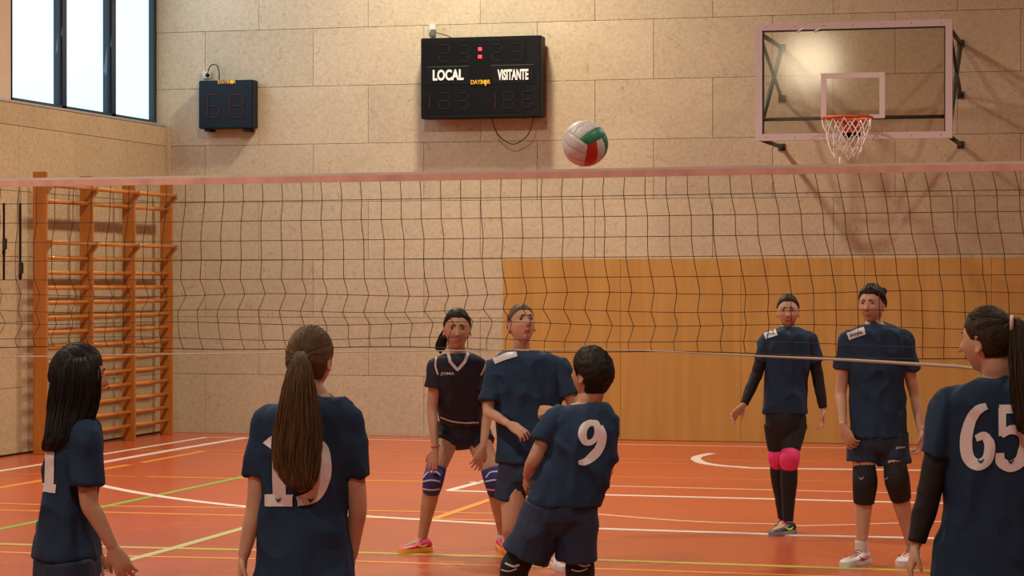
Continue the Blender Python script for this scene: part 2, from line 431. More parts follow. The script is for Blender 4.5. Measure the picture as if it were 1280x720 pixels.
SEG = {'a': ((0, 1), (1, 1)), 'b': ((1, 1), (1, .5)), 'c': ((1, .5), (1, 0)), 'd': ((0, 0), (1, 0)), 'e': ((0, .5), (0, 0)), 'f': ((0, 1), (0, .5)), 'g': ((0, .5), (1, .5))}
def seven(p0, p1, Y, parent, m, segs='abcdefg', w=.014, slant=.0):
    bm = bmesh.new()
    for s in segs:
        (ax, az), (bx, bz) = SEG[s]
        A = Vector((p0.x+(p1.x-p0.x)*ax, Y, p0.z+(p1.z-p0.z)*az)); B = Vector((p0.x+(p1.x-p0.x)*bx, Y, p0.z+(p1.z-p0.z)*bz))
        t = (B-A).normalized(); A2 = A+t*.010; B2 = B-t*.010
        add_bar(bm, A2, B2, .004 if abs(t.z) > .5 else .004, .004) if False else None
        side = Vector((0, 0, 1)) if abs(t.x) > .5 else Vector((1, 0, 0))
        lo = Vector((min(A2.x, B2.x), Y-.003, min(A2.z, B2.z)))-side*w/2; hi = Vector((max(A2.x, B2.x), Y+.001, max(A2.z, B2.z)))+side*w/2
        add_box(bm, lo, hi)
    return obj('digit', bm, m, parent)

# ------------------------------------------------------------------ scoreboard
YS = 23.36
p_tl = onY(526, 49, YS); p_br = onY(676, 146, YS)
sx0, sx1, sz0, sz1 = p_tl.x, p_br.x, p_br.z, onY(600, 46, YS).z
sb = empty('scoreboard', ((sx0+sx1)/2, YS+.2, sz0)); tag(sb, 'large black electronic scoreboard reading LOCAL and VISITANTE on the back wall', 'scoreboard')
box('case', (sx0, YS, sz0), (sx1, YW-.05, sz1), M_black, sb, .008)
box('mount', (sx0+.2, YW-.06, sz0+.1), (sx1-.2, YW, sz1-.1), M_dark, sb)
def sp(px, py): return onY(px, py, YS-.002)
def panelbox(x0, y0, x1, y1, m, name, dy=.006):
    a = sp(x0, y1); c = sp(x1, y0); return box(name, (a.x, YS-dy, a.z), (c.x, YS+.002, c.z), m, sb)
panelbox(529, 50, 658, 143, M_boardface, 'face_panel', .003)
panelbox(534, 84, 587, 106, M_black, 'name_plate'); panelbox(615, 82, 667, 105, M_black, 'name_plate')
panelbox(534, 83, 587, 83.8, M_tinybox, 'plate_edge', .009); panelbox(614, 81, 667.5, 81.8, M_tinybox, 'plate_edge', .009)
wall_text('lettering', 'LOCAL', onY(541, 101, YS-.012), onY(579.5, 86.5, YS-.012), M_white, sb, .035)
wall_text('lettering', 'VISITANTE', onY(622, 100.5, YS-.012), onY(660.5, 86, YS-.012), M_white, sb, .035)
wall_text('lettering', 'DAYBOR', onY(588.5, 105.5, YS-.012), onY(613, 99.5, YS-.012), M_yellow, sb, .02)
bm = bmesh.new(); c = onY(607, 102, YS-.014)
add_rings(bm, [[Vector((c.x+a*.016, YS-.016+dy, c.z+b_*.021-.005)) for a, b_ in ((-.9, .6), (-.4, 1), (.3, 1), (.9, .7), (.8, -.2), (.2, -1.9), (-.2, -1.9), (-.7, -.3))] for dy in (0, .006)])
obj('flame_mark', bm, M_yellow, sb)
for (x0, x1, y0, y1, m, sg) in ((550, 562, 56, 77, M_seg, 'abdeg'), (573, 586, 57, 77, M_seg, 'abcdg'), (616, 627, 55, 76, M_seg, 'abdeg'), (641, 653, 54, 75, M_seg, 'abcdg'),
                            (549, 561, 116, 136, M_seg, 'abdegc'), (573, 585, 116, 136, M_seg, 'abcdg'), (630, 641, 115, 135, M_seg, 'abcdefg'), (653, 665, 114, 134, M_seg, 'acdefg'), (535, 537, 117, 136, M_segred, 'bc'), (617, 619, 117, 136, M_segred, 'bc')):
    seven(onY(x0, y1, YS), onY(x1, y0, YS), YS-.004, sb, m, sg, .014)
for py in (61.5, 71):
    bm = bmesh.new()
    for k in range(4):
        c = onY(600+(-1.2 if k % 2 else 1.2), py+(1 if k > 1 else -1), YS-.006)
        bmesh.ops.create_uvsphere(bm, u_segments=8, v_segments=6, radius=.011, matrix=Matrix.Translation(c))
    obj('lit_dot', bm, M_lit, sb)
cb = [onY(615, 145, YS+.08), onY(618, 160, YS+.1), onY(627, 173, YS+.12), onY(640, 180, YS+.12), onY(652, 176, YS+.12), onY(662, 165, YS+.1), onY(667, 145, YS+.08)]
tube('hanging_cable', cb, .006, M_cable, sb, 6, 6)
sk = empty('wall_socket', onY(541, 46, YW)); tag(sk, 'small white wall socket above the left corner of the large scoreboard', 'socket')
a = onY(537.5, 41, YW); c = onY(545.5, 30, YW); box('socket_plate', (a.x, YW-.03, a.z), (c.x, YW, c.z), M_whitepl, sk, .004)
a = onY(539, 46, YW-.03); c = onY(545, 37, YW-.03); box('plug', (a.x, YW-.07, a.z), (c.x, YW-.025, c.z), M_tinybox, sk, .006)
tube('plug_lead', [onY(545, 41, YW-.05), onY(553, 43, YW-.04), onY(561, 45.5, YW-.05), onY(568, 50, YW-.08)], .005, M_cable, sk, 6, 4)

# ------------------------------------------------------------------ shot clock
YK = 23.42
a = onY(248.5, 161, YK); c = onY(316, 99.5, YK)
ck = empty('shot_clock', ((a.x+c.x)/2, YK+.1, a.z)); tag(ck, 'small dark square two-digit clock on the back wall near the window', 'clock')
box('case', (a.x, YK, a.z), (c.x, YW-.02, c.z), M_navybox, ck, .008)
for px in (258, 306):
    q = onY(px, 161.5, YK); box('bracket', (q.x-.03, YK+.02, q.z-.02), (q.x+.03, YW, q.z+.01), M_black, ck)
def kp(px, py): return onY(px, py, YK)
seven(kp(259.5, 146.5), kp(274, 118), YK-.003, ck, M_segred, 'acdefg', .018)
seven(kp(287.5, 146.5), kp(304, 118), YK-.003, ck, M_segred, 'abcdefg', .018)
wall_text('lettering', 'DAYBOR', kp(272.5, 104.8), kp(295, 100.2), M_yellow, ck, .02)
bm = bmesh.new(); bmesh.ops.create_uvsphere(bm, u_segments=10, v_segments=6, radius=.022, matrix=Matrix.Translation(onY(290, 102.5, YK-.003)) @ Matrix.Diagonal((1, .2, 1, 1))); obj('ball_mark', bm, M_yellow, ck)
sk = empty('wall_socket', onY(260, 99, YW)); tag(sk, 'small white wall socket with a looped lead above the two-digit clock', 'socket')
a = onY(254.5, 98.5, YW); c = onY(264.5, 89, YW); box('socket_plate', (a.x, YW-.03, a.z), (c.x, YW, c.z), M_whitepl, sk, .004)
bm = bmesh.new(); add_tube(bm, [onY(259.5, 94, YW-.03), onY(259.5, 94, YW-.08)], .022, 12); obj('plug', bm, M_black, sk, True)
tube('plug_lead', [onY(259.5, 93, YW-.07), onY(262, 84, YW-.06), onY(267, 80.5, YW-.06), onY(272, 83, YW-.06), onY(274, 90, YW-.06), onY(274, 100, YW-.06)], .006, M_cable, sk, 6, 5)

# ------------------------------------------------------------------ wall bars
XO = -9.72
wb = empty('wall_bars', (XL+.1, 21.6, 0)); tag(wb, 'varnished wooden climbing wall bars standing against the left wall', 'wall bars')
def yo(px): return onX(px, 300, XO).y
PY = [yo(60), yo(117.6), yo(170), yo(216.6)]; ptop = 2.60
for k, y in enumerate(PY):
    bm = bmesh.new(); add_box(bm, (XO-.135, y-.035, 0), (XO, y, ptop)); bmesh.ops.bevel(bm, geom=list(bm.edges), offset=.004, segments=2, affect='EDGES')
    obj('upright', bm, M_postwood, wb)
hs_ = [2.335, 1.81]+[1.81-.1385*k for k in range(1, 13)]
for s in range(3):
    for z in hs_:
        if z < .1: continue
        bm = bmesh.new(); add_tube(bm, [Vector((XO-.05, PY[s]-.002, z)), Vector((XO-.05, PY[s+1]-.033, z))], .0165, 10, flat=1.25)
        obj('rung', bm, M_bars, wb, True)
    for z in (2.475, 1.95):
        bm = bmesh.new(); add_tube(bm, [Vector((XO+.03, PY[s]-.02, z)), Vector((XO+.03, PY[s+1]-.015, z))], .0165, 10, flat=1.25)
        obj('rung', bm, M_bars, wb, True)
for y in PY:
    for z in (2.475, 1.95):
        bm = bmesh.new(); n_ = [Vector((XO-.02, 0, z-.10)), Vector((XO+.05, 0, z-.025)), Vector((XO+.05, 0, z+.02)), Vector((XO-.02, 0, z+.02))]
        add_rings(bm, [[v+Vector((0, y-.03, 0)) for v in n_], [v+Vector((0, y-.005, 0)) for v in n_]])
        obj('rung_bracket', bm, M_postwood, wb)

# ------------------------------------------------------------------ basketball hoop
YB = 22.15
hoop = empty('basketball_hoop', onY(1067, 175, YW)); tag(hoop, 'wall-mounted basketball backboard of clear glass with pale frame and orange rim', 'basketball hoop')
bl = onY(945, 175.5, YB); tr_ = onY(1190.5, 27, YB)
bx0, bx1 = bl.x, tr_.x; bz0 = onY(1067, 174.5, YB).z; bz1 = onY(1067, 27.5, YB).z
fw = .062
bm = bmesh.new()
for lo, hi in (((bx0, bz0), (bx1, bz0+fw)), ((bx0, bz1-fw), (bx1, bz1)), ((bx0, bz0+fw), (bx0+fw, bz1-fw)), ((bx1-fw, bz0+fw), (bx1, bz1-fw))):
    add_box(bm, (lo[0], YB-.03, lo[1]), (hi[0], YB+.03, hi[1]))
obj('backboard_frame', bm, M_hframe, hoop)
bm = bmesh.new()
for k in range(7):
    for zz in (bz0+fw/2, bz1-fw/2):
        bmesh.ops.create_uvsphere(bm, u_segments=8, v_segments=5, radius=.005, matrix=Matrix.Translation((bx0+.1+(bx1-bx0-.2)*k/6, YB-.03, zz)))
obj('frame_screws', bm, M_dark, hoop)['kind'] = 'stuff'
box('glass_pane', (bx0+fw, YB-.006, bz0+fw), (bx1-fw, YB+.006, bz1-fw), M_glass, hoop)
a = onY(1026, 149, YB-.01); c = onY(1106, 90, YB-.01); w = .05
bm = bmesh.new()
for lo, hi in (((a.x, c.z-w), (c.x, c.z)), ((a.x, a.z), (a.x+w, c.z-w)), ((c.x-w, a.z), (c.x, c.z-w)), ((c.x-.14, a.z), (c.x-w, a.z+w*.7))):
    add_box(bm, (lo[0], YB-.012, lo[1]), (hi[0], YB-.0065, hi[1]))
obj('target_square', bm, mat('target_paint', (.66, .56, .58), .5), hoop)
bm = bmesh.new(); add_box(bm, (bx0+fw*.6, YB-.02, bz0+fw), (bx0+fw+.012, YB+.02, bz1-fw)); add_box(bm, (bx1-fw-.012, YB-.02, bz0+fw), (bx1-fw*.6, YB+.02, bz1-fw)); add_box(bm, (bx0+fw, YB-.02, bz1-fw-.012), (bx1-fw, YB+.02, bz1-fw))
obj('dark_gasket', bm, M_dark, hoop)
rz = onY(1062, 147.5, YB-.35).z; ra = onY(1025, 150, YB-.38); rb = onY(1093, 150, YB-.38); rc = Vector(((ra.x+rb.x)/2, YB-.385, rz)); rr_ = .225
bm = bmesh.new()
ring = [rc+Vector((math.cos(t)*rr_, math.sin(t)*rr_, 0)) for t in np.linspace(0, 2*PI, 49)]
add_tube(bm, ring, .011, 8); obj('rim', bm, M_rim, hoop, True)
bm = bmesh.new(); add_box(bm, (rc.x-.09, YB-.17, rz-.012), (rc.x+.09, YB-.01, rz+.006)); add_box(bm, (rc.x-.08, YB-.03, rz-.16), (rc.x+.08, YB-.01, rz+.01))
add_bar(bm, rc+Vector((-.15, .17, -.0)), rc+Vector((-.05, .36, -.1)), .02, .02); add_bar(bm, rc+Vector((.15, .17, 0)), rc+Vector((.05, .36, -.1)), .02, .02)
obj('rim_bracket', bm, M_rim, hoop)
bm = bmesh.new()
lev = [(0, .215), (-.10, .20), (-.2, .165), (-.29, .13), (-.36, .11)]
nn = 12
for k in range(nn):
    for sgn in (1, -1):
        pts = []
        for i, (dz, r_) in enumerate(lev):
            ang = (k+sgn*i*.5)*2*PI/nn; jit = .012*math.sin(k*2.3+i)
            pts.append(rc+Vector((math.cos(ang)*(r_+jit), math.sin(ang)*(r_+jit), dz*(.9+.12*math.sin(k*1.7))-.012)))
        add_tube(bm, pts, .0055, 5, 3)
pts = [rc+Vector((-.05, -.1, -.36)), rc+Vector((-.055, -.1, -.42)), rc+Vector((-.045, -.1, -.47))]
add_tube(bm, pts, .006, 5)
obj('hoop_net', bm, M_cordw, hoop, True)
ux0 = bx0+.03; ux1 = bx1-.03
for x, sgn in ((ux0, 1), (ux1, 1)):
    tube('support_arm', [Vector((x, YB+.03, bz1-.08)), Vector((x+.0, YW, bz1-.08))], .022, M_dark, hoop)
    tube('support_arm', [Vector((x, YB+.03, bz0+.02)), Vector((x+.0, YW, bz0+.02))], .022, M_dark, hoop)
    tube('brace', [Vector((x, YW-.05, bz1-.1)), Vector((x, YB+.03, bz0+.1))], .024, M_green, hoop)
    tube('brace', [Vector((x, YB+.04, bz1-.1)), Vector((x, YW-.02, bz0+.5))], .018, M_dark, hoop)
    for zz in (bz1-.08, bz0+.02, bz0+.5):
        box('wall_plate', (x-.035, YW-.012, zz-.035), (x+.035, YW, zz+.035), M_dark, hoop)
tube('cross_bar', [Vector((bx0+.04, YB+.05, onY(1067, 147.5, YB+.05).z)), Vector((bx1-.04, YB+.05, onY(1067, 147.5, YB+.05).z))], .017, M_green, hoop)
for px in (1002, 1023):
    bm = bmesh.new(); q = onY(px, 37, YB-.02); add_tube(bm, [q+Vector((-.04, 0, -.02)), q+Vector((0, -.01, .0)), q+Vector((.04, 0, .02))], .008, 6, 3)
    obj('tape_scrap', bm, M_whitepl, hoop, True)

# ------------------------------------------------------------------ volleyball net
YV = 11.41; NX0, NX1 = -7.45, 2.05
vn = empty('volleyball_net', (-2.7, YV, 0)); tag(vn, 'dark mesh volleyball net with pink top tape stretched across the court', 'net')
ztop = 2.128
def sag(x): return .012*math.sin((x+2.7)*.55)
n = 60; xs = [NX0+(NX1-NX0)*i/n for i in range(n+1)]
for nm, za, zb, m, th in (('top_tape', -.033, .0, M_tapep, .004), ('tape_edge', 0.0, .012, M_tapew, .003)):
    bm = bmesh.new()
    add_rings(bm, [[Vector((x, YV+dy, ztop+sag(x)+dz)) for dy, dz in ((-th, za), (-th, zb), (th, zb), (th, za))] for x in xs])
    obj(nm, bm, m, vn)
# rows fall by these heights (metres below the tape); the slack lower mesh billows in depth
drop = [.03, .122, .222, .322, .420, .517, .598, .678, .742, .818, .868]
yoff = [0, .004, .008, .01, .015, .03, .085, .03, .10, .04, .09]
def drift(x, j):
    t = (x+5.6)/4.6       # 0 left of frame .. 1 right
    a = (-.05+.12*t+.02*math.sin(x*3)) * min(j, 6)/5
    w = .005*math.sin(j*2.4+x*1.7)+(.006*math.sin(j*1.9+x*.8) if j > 5 else 0)
    return a+w
def net_pt(x, j):
    lowd = 1+.06*math.sin(x*1.3)
    low = 0
    if j > 6: low = -(j-6)*.010*max(0, (x+3.2)/2.0)
    return Vector((x+drift(x, j), YV+yoff[j]*(1+.5*math.sin(x*2.1+j)), ztop+sag(x)-drop[j]*(1 if j < 6 else 1)+low+.008*math.sin(x*4+j)*(j > 5)))
bm = bmesh.new()
ncol = 93
cx = [NX0+.05+.1035*i for i in range(ncol) if NX0+.05+.1035*i < NX1]
for x in cx:
    add_tube(bm, [net_pt(x, j) for j in range(11)], .0019, 4, 2)
for j in range(1, 11):
    add_tube(bm, [net_pt(x, j)+Vector((0, 0, 0)) for x in cx], .0017 if j < 10 else .0024, 4)
o = obj('netting', bm, M_netcord, vn, True)
def cordz(px, py): return onY(px, py, YV+.03)
tube('bottom_cord', [Vector((NX0, YV+.03, cordz(0, 447).z)), cordz(0, 446), cordz(180, 443), cordz(360, 441), cordz(520, 439), cordz(640, 437.5), cordz(780, 437.5), cordz(945, 445), cordz(1060, 450), cordz(1194, 458), cordz(1300, 463), Vector((NX1, YV+.03, cordz(1300, 466).z))], [.003]*7+[.005, .008, .009, .009, .009], mat('bottom_cord', (.48, .44, .36), .7), vn, 6, 3)
# posts outside the picture that carry the net
for x in (NX0-.15, NX1+.15):
    p = tube('post', [Vector((x, YV, 0)), Vector((x, YV, 2.2))], .04, M_hframe, vn, 16)
    tube('ground_plate', [Vector((x, YV, 0)), Vector((x, YV, .02))], .12, M_dark, p, 20)
    e = NX0 if x < 0 else NX1
    tube('tension_rope', [Vector((e, YV, ztop-.01)), Vector((x, YV, ztop-.01))], .005, M_cordw, p, 6)
    tube('tension_rope', [Vector((e, YV+.03, 1.25)), Vector((x, YV, 1.25))], .005, M_cordw, p, 6)
for px, y0, y1, yb, lab in ((5, 254, 350, 305, 'black strap with a buckle hanging on the net, nearest the picture edge'), (25.5, 254, 350, 335, 'black strap with a low buckle hanging on the net beside the wall bars')):
    st = empty('strap', onY(px, y1, YV-.02)); tag(st, lab, 'strap')
    a = onY(px, y0, YV-.02); c = onY(px, y1, YV-.02)
    box('webbing', (a.x-.005, YV-.024, c.z), (a.x+.005, YV-.018, a.z), M_black, st)
    q = onY(px+1.5, yb, YV-.02); box('buckle', (q.x-.012, YV-.032, q.z-.03), (q.x+.014, YV-.022, q.z+.03), M_dark, st, .004)
    box('tab', (q.x-.009, YV-.036, q.z-.055), (q.x+.006, YV-.028, q.z-.03), M_black, st)

# ------------------------------------------------------------------ volleyball (18 panels)
BC = W(731.5, 179.5, 10.85); BR = .1045
vb = empty('volleyball', BC); tag(vb, 'white, green and red volleyball in mid-air just above the net', 'ball')
bm = bmesh.new(); bmesh.ops.create_uvsphere(bm, u_segments=24, v_segments=16, radius=BR*.965, matrix=Matrix.Translation(BC)); obj('bladder', bm, mat('ball_seam', (.15, .13, .12), .6), vb, True)
M_bw = mat('ball_white', (.62, .60, .62), .45); M_br = mat('ball_red', (.50, .02, .02), .45); M_bg = mat('ball_green', (.02, .22, .11), .45)
axes = [Vector(v) for v in ((1,0,0), (-1,0,0), (0,1,0), (0,-1,0), (0,0,1), (0,0,-1))]
RB = Matrix.Rotation(.5, 3, 'X') @ Matrix.Rotation(-.55, 3, 'Z') @ Matrix.Rotation(.35, 3, 'Y')
ball_parts = []
for fi, ax in enumerate(axes):
    ua = axes[(fi+2) % 6] if fi % 2 == 0 else axes[(fi+1) % 6]; va = ax.cross(ua)
    for s in range(3):
        u0, u1 = -1+2*s/3+.012, -1+2*(s+1)/3-.012
        bm = bmesh.new(); grid = []
        for i in range(7):
            row = []
            for j in range(13):
                uu = u0+(u1-u0)*i/6; vv = (-1+2*j/12)*.985
                d = (ax+ua*math.tan(uu*PI/4)+va*math.tan(vv*PI/4)).normalized()
                edge = min(1, min(i, 6-i)/1.0)*min(1, min(j, 12-j)/1.0)
                row.append(bm.verts.new(BC+RB@(d*BR*(1 if edge else .975))))
            grid.append(row)
        for i in range(6):
            for j in range(12): bm.faces.new((grid[i][j], grid[i+1][j], grid[i+1][j+1], grid[i][j+1]))
        cen = RB@(ax+ua*math.tan((-1+2*(s+.5)/3)*PI/4)).normalized(); key = (round(cen.dot(RV), 2), round(cen.z, 2), round(-cen.dot(AV), 2))
        ball_parts.append((key, obj('panel', bm, M_bw, vb, True)))
def near(t): return min(ball_parts, key=lambda q: sum((a-b_)**2 for a, b_ in zip(q[0], t)))[1]
for t, m in (((.30, -.42, .86), M_br), ((-.4, -.9, -.3), M_br), ((-.5, .3, -.8), M_br), ((.25, .35, .9), M_bg), ((.92, .35, .3), M_bg), ((.3, -.2, -.95), M_bg), ((-.85, -.1, -.6), M_bg)):
    near(t).data.materials[0] = m

# ================================================================== PEOPLE
M_skin = mat('skin', (.57, .34, .235), .55, spec=.35, var=.12, vscale=12, sss=.15, bump=.05, bscale=120)
M_skin2 = mat('skin_tan', (.49, .28, .185), .55, spec=.35, var=.12, vscale=12, sss=.15)
M_navy = mat('navy_jersey', (.016, .038, .085), .8, spec=.25, bump=.25, bscale=14, stretch=(1, 1, .5))
M_dnavy = mat('dark_navy_jersey', (.011, .016, .042), .8, bump=.25, bscale=14, stretch=(1, 1, .5))
M_shorts = mat('navy_shorts', (.014, .030, .072), .8, bump=.25, bscale=12)
M_blk = mat('black_cloth', (.006, .006, .008), .75, bump=.2, bscale=18)
M_pad = mat('black_knee_pad', (.007, .007, .009), .8)
M_bluepad = mat('blue_knee_pad', (.025, .035, .22), .75)
M_pinkpad = mat('pink_knee_pad', (.80, .035, .20), .7)
M_num = mat('number_print', (.80, .78, .82), .6)
M_numd = mat('print_emblem', (.02, .03, .06), .6)
M_trim = mat('white_piping', (.62, .60, .64), .6)
M_collar = mat('collar_lining', (.22, .22, .10), .7)
M_eye = mat('eye_white', (.6, .56, .54), .3); M_iris = mat('eye_dark', (.02, .012, .008), .2)
M_lip = mat('lips', (.40, .10, .085), .5); M_brow = mat('eyebrow', (.03, .018, .012), .8)
M_sock = mat('white_sock', (.62, .58, .58), .85)
M_shw = mat('shoe_white', (.68, .64, .66), .5); M_shp = mat('shoe_pink', (.75, .05, .18), .5); M_sho = mat('shoe_yellow_orange', (.85, .45, .06), .5)
M_shk = mat('shoe_black', (.03, .03, .04), .5); M_shg = mat('shoe_grey', (.25, .25, .27), .5); M_lime = mat('lime_print', (.55, .85, .05), .5)
M_red = mat('shoe_red', (.45, .02, .06), .5)
def hairmats(nm, c, k=1.6):
    return [mat(nm+'_a', c, .55, spec=.22, var=.4, vscale=30, stretch=(3, 3, .3)), mat(nm+'_b', tuple(x*k for x in c), .55, spec=.25), mat(nm+'_c', tuple(x*.55 for x in c), .6, spec=.2)]
H_brown = hairmats('hair_brown', (.12, .070, .032), 3.6); H_dark = hairmats('hair_dark', (.018, .012, .008)); H_black = hairmats('hair_black', (.014, .010, .008))
H_light = hairmats('hair_light_brown', (.14, .085, .05), 1.6); H_mid = hairmats('hair_dark_brown', (.035, .020, .010), 3.0)

def voxel(bm, size, smooth=3, fac=.5):
    me = bpy.data.meshes.new('tmp'); bmesh.ops.recalc_face_normals(bm, faces=bm.faces); bm.to_mesh(me); bm.free()
    o = bpy.data.objects.new('tmp', me); COL.objects.link(o)
    r = o.modifiers.new('r', 'REMESH'); r.mode = 'VOXEL'; r.voxel_size = size; r.use_smooth_shade = True
    s = o.modifiers.new('s', 'SMOOTH'); s.factor = fac; s.iterations = smooth
    dg = bpy.context.evaluated_depsgraph_get()
    out = bpy.data.meshes.new_from_object(o.evaluated_get(dg))
    bpy.data.objects.remove(o); bpy.data.meshes.remove(me)
    out.polygons.foreach_set('use_smooth', [True]*len(out.polygons))
    return out
def wrinkle(me, amp, fx=7, fz=5, seed=0):
    lim = -.0035; n = len(me.vertices); nr = np.empty(n*3); me.vertex_normals.foreach_get('vector', nr); nr = nr.reshape(-1, 3)
    co = np.empty(n*3); me.vertices.foreach_get('co', co); co = co.reshape(-1, 3)
    d = np.empty(n)
    for i in range(n):
        x, y, z = co[i]
        a = noise.noise((x*fx+seed, y*fx, z*fz+x*3)); b_ = noise.noise((x*fx*2.3+7+seed, y*fx*2.3, z*fz*1.2))
        d[i] = (.6-abs(a)*2.6)*.8+b_*.45
    co += nr*np.maximum(d*amp, lim)[:, None]
    me.vertices.foreach_set('co', co.ravel()); me.update()
def ell_rings(rows, d, n=28, shrink=1.0, grow=0.0, e=2.3):
    Q = []
    for (py, xl, xr, ry, dd) in rows:
        c = W((xl+xr)/2, py, d+dd); rx = (xr-xl)/2*(d+dd)/FPX
        Q.append((c.x, c.y, c.z, rx*shrink+grow, ry*shrink+grow))
    Q = catmull(Q, 4); rings = []
    for q in Q:
        c = Vector(q[:3]); r_ = []
        for k in range(n):
            t = k*2*PI/n; ct, st = math.cos(t), math.sin(t)
            r_.append(c+RV*(abs(ct)**(2/e)*math.copysign(1, ct)*max(q[3], .004))+AV*(abs(st)**(2/e)*math.copysign(1, st)*max(q[4], .004)))
        rings.append(r_)
    return rings

# ---- head
def head_pts(D, hs=1.0):
    D = np.asarray(D, float); x = D[:, 0]*.0705; y = D[:, 1]*.092; z = D[:, 2]*.112
    t = np.clip(-D[:, 2], 0, 1)
    x = x*(1-.30*t**1.5)*(1+.05*np.clip(D[:, 2], 0, 1)*(1-D[:, 2]))
    y = np.where(D[:, 1] < 0, y*(1-.38*t), y*(1-.05*t))
    y = y*np.where((D[:, 1] < 0) & (D[:, 2] > -.2), 1.04, 1)
    w = np.clip((D[:, 1]-.15)/.4, 0, 1); w = w*w*(3-2*w); ax = np.abs(x)
    G = lambda v, c, s: np.exp(-((v-c)/s)**2)
    nz = np.where(z > -.026, np.clip((.024-z)/.050, 0, 1), np.clip((z+.040)/.014, 0, 1))
    y = y+w*(.031*nz*np.exp(-(x/(.0065+.0065*nz))**2))
    y = y-w*.010*G(ax, .030, .014)*G(z, .010, .012)
    y = y+w*.004*G(ax, .026, .022)*G(z, .030, .008)
    y = y+w*.005*G(ax, .038, .018)*G(z, -.022, .018)
    y = y+w*.007*G(x, 0, .020)*G(z, -.056, .012)
    y = y-w*.003*G(x, 0, .024)*G(z, -.056, .0025)
    y = y+w*.009*G(x, 0, .020)*G(z, -.092, .014)
    y = y-w*.004*G(x, 0, .022)*G(z, -.073, .006)
    return np.stack([x, y, z], 1)*hs
def sph_dirs(nu, nv):
    D = []
    for j in range(nv+1):
        ph = -PI/2+PI*j/nv
        for i in range(nu):
            t = 2*PI*i/nu; D.append((math.cos(ph)*math.cos(t), math.cos(ph)*math.sin(t), math.sin(ph)))
    return np.array(D)
def sph_faces(bm, P, nu, nv, mi=0):
    """poles collapsed"""
    v = []
    for j in range(nv+1):
        if j in (0, nv): v.append([bm.verts.new(P[j*nu])]*nu)
        else: v.append([bm.verts.new(P[j*nu+i]) for i in range(nu)])
    for j in range(nv):
        for i in range(nu):
            k = (i+1) % nu; q = [v[j][i], v[j][k], v[j+1][k], v[j+1][i]]; u = []
            for a in q:
                if a not in u: u.append(a)
            f = bm.faces.new(u); f.material_index = mi
